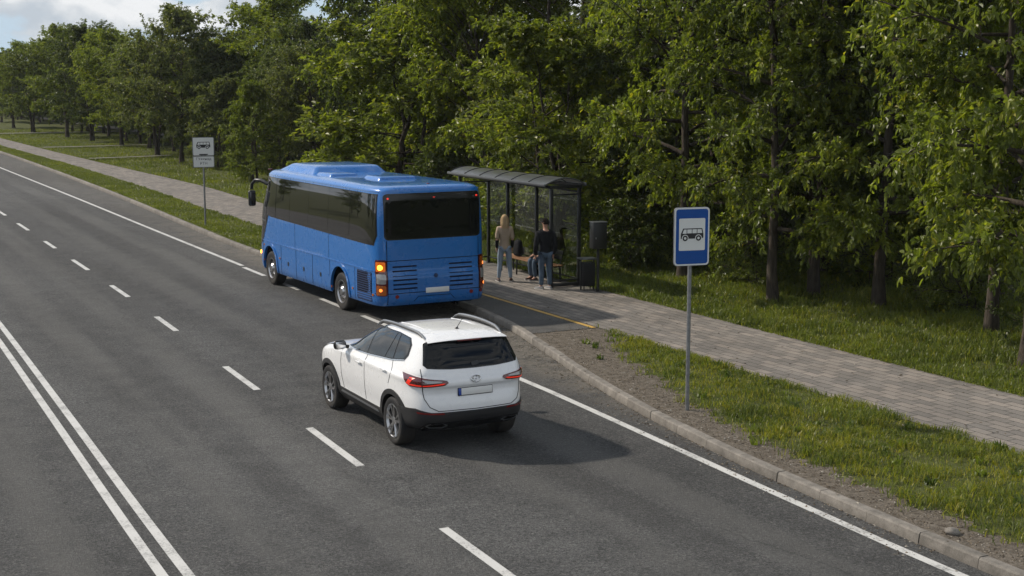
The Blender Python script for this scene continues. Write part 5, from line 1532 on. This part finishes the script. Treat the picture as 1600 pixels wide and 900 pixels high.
def grow_tree(seed, Ht, Rmax, base, n_limb, n_sec, n_twig, n_leaf, leaf, peak=0.38, r0=0.17, stems=1, top_pow=0.9, gap=0.0, el0=8, s0=0.22, l2=0.30):
    """trunk with limbs, side shoots and twigs; leaves sit along the twigs"""
    rng = np.random.default_rng(seed)
    T = Tubes()
    LP, LD, LN = [], [], []
    clump = []
    for st in range(stems):
        off = np.array([0.0, 0, 0]) if st == 0 else np.array([rng.normal() * 0.25, rng.normal() * 0.25, 0])
        lean = rng.normal(size=2) * (0.02 if stems == 1 else 0.07)
        m = 14
        tz = np.linspace(-0.15, Ht * 0.97, m)
        wob = np.cumsum(rng.normal(size=(m, 2)) * 0.05, axis=0)
        TR = np.stack([off[0] + lean[0] * tz + wob[:, 0] * (tz > 0.5), off[1] + lean[1] * tz + wob[:, 1] * (tz > 0.5), tz], 1)
        rr = r0 * (0.75 if st else 1) * np.clip(1 - tz / Ht, 0.03, 1) ** 0.85
        rr[0] *= 1.45; rr[1] *= 1.05
        T.add(TR, rr, 9)
        nl = n_limb // stems
        for k in range(nl):
            t = (k + rng.uniform(0.1, 0.9)) / nl
            h = base + (Ht * 0.96 - base) * t
            ctr = np.array([np.interp(h, tz, TR[:, i]) for i in range(3)])
            az = k * 2.39996 + rng.normal() * 0.35 + st * 1.3
            # crown outline
            if t < peak: pr = 0.62 + 0.38 * math.sin(0.5 * PI * t / peak)
            else: pr = max(0.16, (1 - ((t - peak) / (1 - peak)) ** 2.4) ** 0.75)
            L = Rmax * pr * rng.uniform(0.72, 1.18)
            el = R_(el0 + (70 - el0) * t ** 1.3 + rng.normal() * 9)
            if t < 0.12: el = R_(rng.uniform(-8, 18) + el0 - 8)
            d0 = np.array([math.cos(az) * math.cos(el), math.sin(az) * math.cos(el), math.sin(el)])
            q = np.linspace(0, 1, 8)[:, None]
            sag = np.array([0, 0, -1.0]) * (q ** 2) * L * rng.uniform(0.05, 0.28)
            side = np.cross(d0, [0, 0, 1]); side /= np.linalg.norm(side)
            LB = ctr + d0 * L * q + sag + side * np.sin(q * 3.0 + rng.uniform(0, 6)) * L * 0.05
            rl = np.interp(h, tz, rr) * 0.48 * (1 - 0.88 * q[:, 0]) + 0.005
            T.add(LB, rl, 6)
            for j in range(n_sec):
                s = s0 + (1 - s0) * (j + rng.uniform(0.2, 0.8)) / n_sec
                p0 = np.array([np.interp(s, q[:, 0], LB[:, i]) for i in range(3)])
                sd = (1 if j % 2 else -1)
                dd = d0 * rng.uniform(0.5, 0.9) + side * sd * rng.uniform(0.4, 1.0) + np.array([0, 0, rng.normal() * 0.35 + 0.12])
                dd /= np.linalg.norm(dd)
                L2 = (l2 * L + 0.35) * rng.uniform(0.7, 1.25) * (1.1 - 0.35 * s)
                q2 = np.linspace(0, 1, 5)[:, None]
                SB = p0 + dd * L2 * q2 + np.array([0, 0, -1.0]) * q2 ** 2 * L2 * rng.uniform(0.0, 0.30)
                T.add(SB, 0.012 * (1 - 0.8 * q2[:, 0]) + 0.003, 4)
                if rng.random() < gap: continue
                for w in range(n_twig):
                    s2 = 0.15 + 0.85 * (w + rng.random()) / n_twig
                    p1 = np.array([np.interp(s2, q2[:, 0], SB[:, i]) for i in range(3)])
                    d2 = dd * 0.6 + rng.normal(size=3) * 0.6 + np.array([0, 0, 0.05])
                    d2 /= np.linalg.norm(d2)
                    L3 = rng.uniform(0.35, 0.75) * (0.7 + 0.1 * Rmax)
                    nn = max(3, int(n_leaf * rng.uniform(0.6, 1.3)))
                    ss = np.sort(rng.uniform(0.08, 1.0, nn))[:, None]
                    pts = p1 + d2 * L3 * ss + np.array([0, 0, -1.0]) * ss ** 2 * L3 * 0.25
                    _, u, v = frame(d2)
                    an = rng.uniform(0, 2 * PI, nn)[:, None]
                    rad = u * np.cos(an) + v * np.sin(an)
                    ld = d2 * rng.uniform(0.3, 0.9, (nn, 1)) + rad * 0.75 + np.array([0, 0, -1.0]) * rng.uniform(0.05, 0.75, (nn, 1))
                    oh = pts - ctr; oh[:, 2] *= 0.5; oh /= np.linalg.norm(oh, axis=1)[:, None] + 1e-6
                    ln = np.array([0, 0, 0.75]) + oh * 0.55 + rng.normal(size=(nn, 3)) * 0.45 + rad * 0.25
                    LP.append(pts); LD.append(ld); LN.append(ln)
                    clump.append(np.full(nn, np.clip(rng.normal(0.5, 0.16), 0.05, 0.9)))
    P = np.concatenate(LP); D = np.concatenate(LD); N = np.concatenate(LN); C = np.concatenate(clump)
    n = len(P)
    L = leaf * rng.uniform(0.6, 1.25, n); W = L * rng.uniform(0.48, 0.64, n)
    tint = np.clip(C + rng.normal(size=n) * 0.13, 0.0, 0.9)
    yl = rng.random(n) < 0.035; tint[yl] = rng.uniform(0.93, 1.0, yl.sum())
    return T.mesh('trunk'), leaf_mesh('crown', P, D, N, L, W, tint, rng), n

KINDS = {}
def make_kinds():
    spec = {  # seed, height, radius, crown base, limbs, secondaries, twigs, leaves, leaf length
        'broad_a': dict(seed=1, Ht=12.5, Rmax=3.6, base=1.7, n_limb=34, n_sec=9, n_twig=7, n_leaf=19, leaf=0.155, peak=0.30),
        'broad_b': dict(seed=2, Ht=11.5, Rmax=3.9, base=1.9, n_limb=30, n_sec=10, n_twig=7, n_leaf=19, leaf=0.16, peak=0.40, gap=0.08),
        'broad_c': dict(seed=3, Ht=13.5, Rmax=3.3, base=1.5, n_limb=38, n_sec=9, n_twig=6, n_leaf=19, leaf=0.15, peak=0.35),
        'tall_d': dict(seed=4, Ht=13.0, Rmax=2.9, base=2.3, n_limb=32, n_sec=9, n_twig=6, n_leaf=19, leaf=0.15, peak=0.45, stems=2, r0=0.14, gap=0.05),
        'round_g': dict(seed=9, Ht=10.0, Rmax=4.3, base=1.8, n_limb=40, n_sec=9, n_twig=7, n_leaf=19, leaf=0.17, peak=0.42, el0=24, s0=0.40, l2=0.36),
        'round_h': dict(seed=12, Ht=10.0, Rmax=4.0, base=2.0, n_limb=36, n_sec=10, n_twig=7, n_leaf=19, leaf=0.17, peak=0.5, el0=30, s0=0.45, l2=0.38, stems=2, r0=0.14),
        'low_e': dict(seed=5, Ht=6.8, Rmax=2.5, base=0.55, n_limb=30, n_sec=8, n_twig=7, n_leaf=19, leaf=0.145, peak=0.30, stems=3, r0=0.09),
        'shrub_f': dict(seed=6, Ht=2.3, Rmax=1.35, base=0.1, n_limb=22, n_sec=6, n_twig=5, n_leaf=11, leaf=0.13, peak=0.3, stems=4, r0=0.03),
    }
    tot = 0
    for k, s in spec.items():
        tr, cr, n = grow_tree(**s)
        tr.materials.append(MT['bark']); cr.materials.append(MT['leaf'])
        KINDS[k] = (tr, cr); tot += n
    print('LEAVES', tot)
make_kinds()

DEEP = (0.070, 0.088, 0.026); MID = (0.122, 0.146, 0.032); FRESH = (0.156, 0.182, 0.034); YEL = (0.150, 0.172, 0.034); GREY = (0.108, 0.122, 0.052); DUSK = (0.090, 0.110, 0.046)
protos = {}
def plant(kind, x, y, h, col, label, group, name='deciduous_tree', cat='tree', rz=None, widen=1.0, z=None):
    tr, cr = KINDS[kind]
    base_h = {'round_g': 10.0, 'round_h': 10.0, 'broad_a': 12.5, 'broad_b': 11.5, 'broad_c': 13.5, 'tall_d': 13.0, 'low_e': 6.8, 'shrub_f': 2.3}[kind]
    if name not in protos or (kind, name) not in protos:
        root = thing(name, label, cat)
        t = link_mesh('stem' if kind == 'shrub_f' else 'trunk', tr, None, root); c = link_mesh('foliage' if kind == 'shrub_f' else 'crown', cr, None, root)
        protos[(kind, name)] = root
    else:
        src = protos[(kind, name)]
        root = src.copy(); COL.objects.link(root)
        for ch in src.children:
            q = ch.copy(); COL.objects.link(q); q.parent = root
    s = h / base_h
    root.location = (x, y, ZV if z is None else z); root.rotation_euler = (0, 0, rng_t.uniform(0, 6.28) if rz is None else rz); root.scale = (s * widen, s * widen, s)
    tag(root, label, cat, group)
    for ch in root.children: ch.color = (*col, 1)
    return root
rng_t = random.Random(21)
SPOTS = []
def front():
    G = 'trees along the pavement edge'
    T = [
        ('broad_b', 20.95, 19.2, 12.0, FRESH, 'nearest leafy tree cut by the right edge of the view, trunk close to the pavement', 0.80),
        ('broad_a', 22.9, 22.0, 12.5, MID, 'tall bushy tree second from the right edge, branches hanging low over the grass', 0.80),
        ('broad_a', 23.2, 25.9, 12.6, FRESH, 'tree with a thick straight trunk standing right of the near blue sign', 0.85),
        ('broad_c', 21.5, 27.8, 13.0, MID, 'tree with a bare lower trunk just right of the blue sign, nearest the pavement', 0.78),
        ('tall_d', 23.2, 28.3, 12.5, DEEP, 'slender twin-stemmed tree just behind the bare trunk right of the blue sign', 0.85),
        ('broad_b', 21.9, 32.4, 12.0, FRESH, 'full bright green tree behind the blue sign plate, foliage down to the grass', 0.80),
        ('low_e', 21.9, 39.3, 7.0, YEL, 'low bright green tree right behind the bus shelter roof', 1.15),
        ('broad_c', 25.2, 37.5, 13.5, DUSK, 'tall dull green tree towering behind the low bright tree at the shelter', 1.0),
        ('tall_d', 25.0, 45.0, 13.5, GREY, 'tall grey-green tree rising behind the left end of the shelter', 1.25),
        ('low_e', 22.6, 55.0, 8.2, YEL, 'spreading yellow-green tree above the coach roof', 1.45),
        ('round_g', 24.2, 49.5, 10.5, FRESH, 'rounded mid-green tree between the coach and the shelter', 0.85),
        ('round_h', 27.6, 66.0, 12.5, DEEP, 'dark tree behind the spreading yellow-green tree over the coach', 0.9),
        ('tall_d', 28.7, 88.5, 11.2, FRESH, 'airy tree with forked visible trunk left of the coach roof', 1.55),
        ('low_e', 22.9, 76.5, 5.2, MID, 'small leafy tree on the grass just right of the far white sign', 0.9),
        ('round_g', 23.7, 95.6, 9.4, GREY, 'grey-green tree with trunk left of the far white sign', 1.0),
        ('low_e', 24.2, 88.5, 5.4, GREY, 'bushy low tree beside the far white sign', 1.0),
        ('round_h', 24.6, 106.7, 7.9, GREY, 'wide silvery tree with one bare limb left of the far white sign', 1.2),
        ('round_g', 25.7, 124.5, 8.8, FRESH, 'bright green tree in the middle of the distant row', 1.1),
        ('round_h', 26.5, 118.0, 7.9, MID, 'dark trunked tree in the distant row, right of the bright one', 1.15),
        ('round_h', 25.4, 136.0, 9.8, DEEP, 'dark tall tree in the distant row, left of the bright one', 1.1),
        ('round_g', 25.0, 147.0, 9.9, MID, 'rounded olive tree near the far end of the row', 1.1),
        ('round_h', 24.2, 163.0, 9.0, MID, 'far tree before the last ones at the left edge of the view', 1.2),
        ('round_g', 24.5, 181.0, 8.2, DUSK, 'farther hazy tree at the left edge of the view', 1.2),
        ('round_g', 28.6, 99.5, 7.6, MID, 'tree filling the skyline between the airy tree and the grey-green one', 1.15),
        ('round_h', 29.6, 95.0, 9.8, MID, 'full crowned tree reaching the top of the picture left of the airy tree', 0.95),
        ('round_g', 28.6, 82.0, 8.2, DUSK, 'dark rounded tree between the airy tree and the coach roof', 1.0),
        ('round_h', 26.5, 208.0, 7.6, DUSK, 'farthest hazy tree, last at the left edge of the view', 1.3),
    ]
    for kind, x, y, h, col, lab, wd in T:
        plant(kind, x, y, h, col, lab, G, widen=wd); SPOTS.append((x, y))
front()
def wood():
    zones = [(0, 30, 'tree deep in the shaded wood on the right side', 'trees deep in the wood behind the near sign'),
             (30, 48, 'tree in the dark wood behind the bus shelter', 'trees deep in the wood behind the shelter'),
             (48, 85, 'tree in the dark wood beyond the coach', 'trees deep in the wood beyond the coach'),
             (85, 400, 'tree in the distant wood beyond the lawns at left', 'trees in the distant wood')]
    kinds = ['broad_a', 'broad_b', 'broad_c', 'tall_d']
    r = random.Random(77)
    for row, (X, step) in enumerate(((27.3, 4.6), (31.0, 5.0), (35.8, 5.5), (41, 6.5), (47, 8))):
        y = 12 + row * 1.7
        while y < 290:
            x = X + r.uniform(-1.1, 1.1) + (max(0, y - 90) * 0.035 if row == 0 else 0); yy = y + r.uniform(-1.3, 1.3)
            y += step * (1.0 if y < 100 else 1.35)
            if any((x - a) ** 2 + (yy - b) ** 2 < 5.5 for a, b in SPOTS): continue
            u, v = None, None
            # outside the picture or fully hidden rows are left out
            az = math.degrees(math.atan2(x, yy)) - 27.087
            if az < -24 or az > 24: continue
            if 33 < x and 60 < yy < 66: continue
            lab, grp = next((l, g) for a, b, l, g in zones if a <= yy < b)
            h = r.uniform(11.5, 14.5) if yy < 58 else (r.uniform(6.4, 7.4) if yy < 100 else r.uniform(6.8, 7.9))
            plant(r.choice(kinds) if yy < 58 else r.choice(('round_g', 'round_h', 'broad_b')), x, yy, h, r.choice((DEEP, DUSK, MID, GREY, DEEP)), lab, grp, widen=1.0 if yy < 58 else 1.1)
            SPOTS.append((x, yy))
    # undergrowth
    sh = [(21.6, 34.8, 1.7, 'leafy shrub at the wood edge right behind the black cabinet'), (22.8, 30.3, 1.4, 'low shrub under the trees behind the blue sign'), (24.6, 33.9, 2.6, 'large shrub in the shade left of the blue sign'),
          (22.2, 44.5, 2.2, 'shrub behind the glass of the shelter'), (22.6, 50.5, 2.4, 'dark shrub behind the left end of the shelter'), (24.8, 24.6, 1.6, 'small shrub between the two right-hand trunks'),
          (23.6, 20.4, 1.5, 'shrub in the grass beside the right edge trunk'), (26.5, 29.5, 2.4, 'shrub deep under the trees right of the blue sign'), (25.4, 40.5, 2.6, 'tall shrub in the dark behind the litter bin'), (23.5, 60.5, 2.3, 'shrub at the wood edge beyond the coach'), (24.6, 64.0, 2.6, 'shrub left of the coach in the wood edge')]
    for i, (x, y, h, lab) in enumerate(sh):
        plant('shrub_f', x, y, h, MID if i % 2 else DEEP, lab, 'shrubs under the trees', 'shrub', 'shrub', widen=1.15)
    # tree row on the other side of the road, seen only as reflections in the coach windows
    for i, (x, y) in enumerate(((-16, 40), (-19, 47), (-15, 54), (-18, 62), (-16, 70), (-20, 79), (-16, 88), (-19, 97), (-17, 108), (-21, 120), (-23, 34), (-26, 66))):
        plant(kinds[i % 4], x, y, 5.8 + (i * 37 % 30) / 12, MID, 'tree across the road, mirrored in the coach windows', 'trees across the road')
wood()

# ------------------------------------------------------------------ grass and litter
def blades(name, X, Y, Z, hgt, rng, wid=0.012, lean=0.5, mat_='blade', col=(0.118, 0.142, 0.036), tint=None):
    n = len(X)
    a = rng.uniform(0, 2 * PI, n); b = rng.uniform(0, 2 * PI, n)
    le = rng.uniform(0.1, 1.0, n) * lean
    sx, sy = np.cos(a) * wid, np.sin(a) * wid
    dx, dy = np.cos(b) * le * hgt, np.sin(b) * le * hgt
    B = np.stack([X, Y, Z], 1)
    p0 = B + np.stack([-sx, -sy, 0 * sx - 0.01], 1); p1 = B + np.stack([sx, sy, 0 * sx - 0.01], 1)
    m = B + np.stack([dx * 0.35, dy * 0.35, hgt * 0.6], 1)
    m0 = m + np.stack([-sx, -sy, 0 * sx], 1) * 0.75; m1 = m + np.stack([sx, sy, 0 * sx], 1) * 0.75
    tip = B + np.stack([dx, dy, hgt * np.sqrt(np.clip(1 - 0.6 * le ** 2, 0.1, 1))], 1)
    V = np.stack([p0, p1, m1, tip, m0], 1).reshape(-1, 3)
    i = np.arange(n)[:, None] * 5
    # two faces of four corners: lower quad, and the tip as a kite with the middle pair
    Q = np.concatenate([i + np.array([[0, 1, 2, 4]])], 0)
    T = i + np.array([[4, 2, 3, 3]])
    me = bpy.data.meshes.new(name)
    me.vertices.add(len(V)); me.vertices.foreach_set('co', V.astype(np.float32).ravel())
    loops = np.concatenate([Q.ravel(), (i + np.array([[4, 2, 3]])).ravel()]).astype(np.int32)
    me.loops.add(len(loops)); me.loops.foreach_set('vertex_index', loops)
    me.polygons.add(2 * n)
    me.polygons.foreach_set('loop_start', np.concatenate([np.arange(n) * 4, 4 * n + np.arange(n) * 3]).astype(np.int32))
    at = me.attributes.new('tint', 'FLOAT', 'POINT'); at.data.foreach_set('value', np.repeat(tint if tint is not None else rng.uniform(0.1, 0.9, n), 5).astype(np.float32))
    me.update(calc_edges=True)
    o = link_mesh(name, me, MT[mat_]); o['kind'] = 'stuff'; o.color = (*col, 1)
    return o

def vnoise(x, y, s, seed):
    r = np.random.default_rng(seed); G = r.random((64, 64))
    x = (x / s) % 63; y = (y / s) % 63
    i = x.astype(int); j = y.astype(int); fx = x - i; fy = y - j
    fx = fx * fx * (3 - 2 * fx); fy = fy * fy * (3 - 2 * fy)
    return (G[i, j] * (1 - fx) + G[i + 1, j] * fx) * (1 - fy) + (G[i, j + 1] * (1 - fx) + G[i + 1, j + 1] * fx) * fy

def scatter():
    rng = np.random.default_rng(8)
    vf = lambda f, Y: np.interp(Y, YS, [f(y) for y in YS])
    YS = np.linspace(-20, 260, 561)
    KX = np.array([fK(y) for y in YS]); WL = np.array([fWL(y) for y in YS]); WR = np.array([fWR(y) for y in YS]); DE = np.array([DIRT_EDGE(y) for y in YS])
    def strip_pts(n, y0, y1, pw):
        Y = y0 + (y1 - y0) * rng.random(n) ** pw
        return Y
    def dry(x, y, s, seed, p):
        t = np.clip(0.25 + 0.55 * vnoise(x, y, s, seed) + rng.normal(size=len(x)) * 0.15, 0, 0.9)
        q = rng.random(len(x)) < p * (0.3 + 2.0 * vnoise(x, y, 0.45, seed + 30) ** 2)
        t[q] = rng.uniform(0.93, 1.0, q.sum())
        return t
    # near verge between dirt and pavement
    Y = strip_pts(62000, 7.0, 26.9, 0.95)
    k = np.interp(Y, YS, KX) + 0.17; d = np.array([DIRT_EDGE(y) for y in Y]); w = np.interp(Y, YS, WL)
    u = rng.random(len(Y)); X = k + (w - k + 0.05) * u
    edge = k + d
    pn = vnoise(X, Y, 0.55, 1); pm = vnoise(X, Y, 0.16, 2)
    lim = np.clip((X - edge + 0.30) / 1.0, 0, 1) ** 1.2 * (0.18 + 1.1 * pn) * (0.3 + 1.0 * pm)
    keep = rng.random(len(Y)) < np.clip(lim * 1.5, 0.0, 1)
    X, Y, pn, pm = X[keep], Y[keep], pn[keep], pm[keep]
    h = (0.035 + 0.10 * pn * pm * 2 + 0.03 * rng.random(len(X)))
    blades('grass', X, Y, np.full(len(X), ZV), h, rng, 0.007, 1.35, tint=dry(X, Y, 0.9, 5, 0.42))
    # grass behind the pavement
    Y = strip_pts(135000, 13.0, 46.0, 1.25)
    w = np.interp(Y, YS, WR)
    X = w - 0.04 + 9.0 * rng.random(len(Y)) ** 1.3
    pn = vnoise(X, Y, 0.7, 3); pm = vnoise(X, Y, 0.2, 4)
    keep = rng.random(len(Y)) < np.clip((0.35 + pn) * (0.3 + pm) * 1.25, 0, 1)
    X, Y, pn, pm = X[keep], Y[keep], pn[keep], pm[keep]
    h = 0.06 + 0.26 * pn * pm + 0.04 * rng.random(len(X))
    h *= np.clip((X - np.interp(Y, YS, WR)) / 0.5 + 0.45, 0.45, 1)
    blades('grass', X, Y, np.full(len(X), ZV), h, rng, 0.010, 1.15, tint=dry(X, Y, 1.1, 6, 0.14))
    # farther lawns and the far verge: coarser tufts
    Y = 41 + 120 * rng.random(60000) ** 1.6
    k = np.interp(Y, YS, KX) + 0.2; w = np.interp(Y, YS, WL)
    X = k + (w - k) * rng.random(len(Y))
    pn = vnoise(X, Y, 1.0, 7)
    keep = rng.random(len(Y)) < 0.25 + pn
    X, Y, pn = X[keep], Y[keep], pn[keep]
    blades('grass', X, Y, np.full(len(X), ZV), 0.04 + 0.09 * pn, rng, 0.014, 1.1, col=(0.125, 0.142, 0.036), tint=np.clip(0.3 + 0.5 * vnoise(X, Y, 1.6, 9) + rng.normal(size=len(X)) * 0.13, 0, 0.97))
    Y = 44 + 130 * rng.random(90000) ** 1.5
    w = np.interp(Y, YS, WR)
    X = w + 14 * rng.random(len(Y)) ** 1.2
    for py, hw in ((102.5, 0.12), (122, 0.25), (158, 0.6)):
        q = np.abs(Y - py - 0.4) > hw; X, Y = X[q], Y[q]
    pn = vnoise(X, Y, 1.3, 10)
    keep = rng.random(len(Y)) < 0.25 + pn
    X, Y, pn = X[keep], Y[keep], pn[keep]
    blades('grass', X, Y, np.full(len(X), ZV), 0.05 + 0.16 * pn, rng, 0.018, 1.1, col=(0.125, 0.142, 0.036), tint=np.clip(0.3 + 0.5 * vnoise(X, Y, 1.9, 12) + rng.normal(size=len(X)) * 0.13, 0, 0.97))
    # broad-leaved weeds in clumps on the verge, behind the pavement and along the kerb joint
    nc = 260
    cy = 8 + 30 * rng.random(nc) ** 1.2; side = rng.random(nc)
    kx = np.interp(cy, YS, KX); wl = np.interp(cy, YS, WL); wr = np.interp(cy, YS, WR)
    cx = np.where((side < 0.5) & (cy < 26), kx + 0.3 + (wl - kx - 0.4) * rng.random(nc) ** 0.45, wr + 0.1 + 3.5 * rng.random(nc))
    cnt = rng.integers(7, 22, nc)
    X = np.repeat(cx, cnt); Y = np.repeat(cy, cnt); X = X + rng.normal(size=len(X)) * 0.045; Y = Y + rng.normal(size=len(Y)) * 0.045
    blades('weeds', X, Y, np.full(len(X), ZV + 0.005), 0.05 + 0.13 * rng.random(len(X)) * np.repeat(0.4 + 0.9 * rng.random(nc), cnt), rng, 0.018, 1.3, col=(0.095, 0.125, 0.034), tint=np.clip(np.repeat(rng.uniform(0.3, 0.95, nc), cnt) + rng.normal(size=len(X)) * 0.08, 0, 0.92))
    # fallen leaves
    nl = 900
    Y = 8 + 34 * rng.random(nl) ** 1.3; k = np.interp(Y, YS, KX)
    X = k - 0.5 + 8.5 * rng.random(nl)
    Z = np.where(X < k, 0.006, np.where(X < k + 0.18, 0.142, ZV + 0.016))
    D = rng.normal(size=(nl, 3)) * np.array([1, 1, 0.06]); N = np.array([0, 0, 1.0]) + rng.normal(size=(nl, 3)) * 0.12
    me = leaf_mesh('fallen_leaves', np.stack([X, Y, Z], 1), D, N, rng.uniform(0.03, 0.075, nl), rng.uniform(0.02, 0.04, nl), rng.random(nl) ** 0.7, rng)
    o = link_mesh('fallen_leaves', me, MT['litter']); o['kind'] = 'stuff'
    # pebbles, twigs and dead leaves on the dirt and along the kerb
    n = 5200
    Y = 7.5 + 19.2 * rng.random(n); k = np.interp(Y, YS, KX)
    d = np.array([DIRT_EDGE(y) for y in Y])
    X = k + 0.2 + (d + 0.12) * rng.random(n); Z = np.full(n, ZV + 0.006)
    n2 = 1500
    Y2 = 12 + 20 * rng.random(n2); X2 = np.interp(Y2, YS, KX) - 0.02 - 0.55 * rng.random(n2) ** 2.2
    X = np.concatenate([X, X2]); Y = np.concatenate([Y, Y2]); Z = np.concatenate([Z, np.full(n2, 0.004)])
    n = len(X)
    V = []; Q = []; T = []
    base = np.array([(1, 0, 0), (0, 1, 0), (-1, 0, 0), (0, -1, 0), (0, 0, 1), (0, 0, -0.5)], float)
    a = rng.uniform(0, 2 * PI, n); s = 0.006 + 0.012 * rng.random(n) ** 2; lng = np.where(rng.random(n) < 0.30, rng.uniform(3, 10, n), rng.uniform(0.8, 1.7, n)); s = np.where(lng > 2, s * 0.45, s)
    ca, sa = np.cos(a), np.sin(a)
    bx = base[None, :, 0] * (s * lng)[:, None]; by = base[None, :, 1] * s[:, None]; bz = base[None, :, 2] * s[:, None] * 0.8
    vx = X[:, None] + bx * ca[:, None] - by * sa[:, None]; vy = Y[:, None] + bx * sa[:, None] + by * ca[:, None]; vz = Z[:, None] + bz
    V = np.stack([vx, vy, vz], -1).reshape(-1, 3)
    tri = np.array([(0, 1, 4), (1, 2, 4), (2, 3, 4), (3, 0, 4), (1, 0, 5), (2, 1, 5), (3, 2, 5), (0, 3, 5)])
    Q = (np.arange(n)[:, None, None] * 6 + tri[None]).reshape(-1, 3)
    me = np_mesh('ground_litter', V, Q, np.repeat(rng.random(n) ** 1.4, 6))
    o = link_mesh('ground_litter', me, MT['litter']); o['kind'] = 'stuff'
scatter()
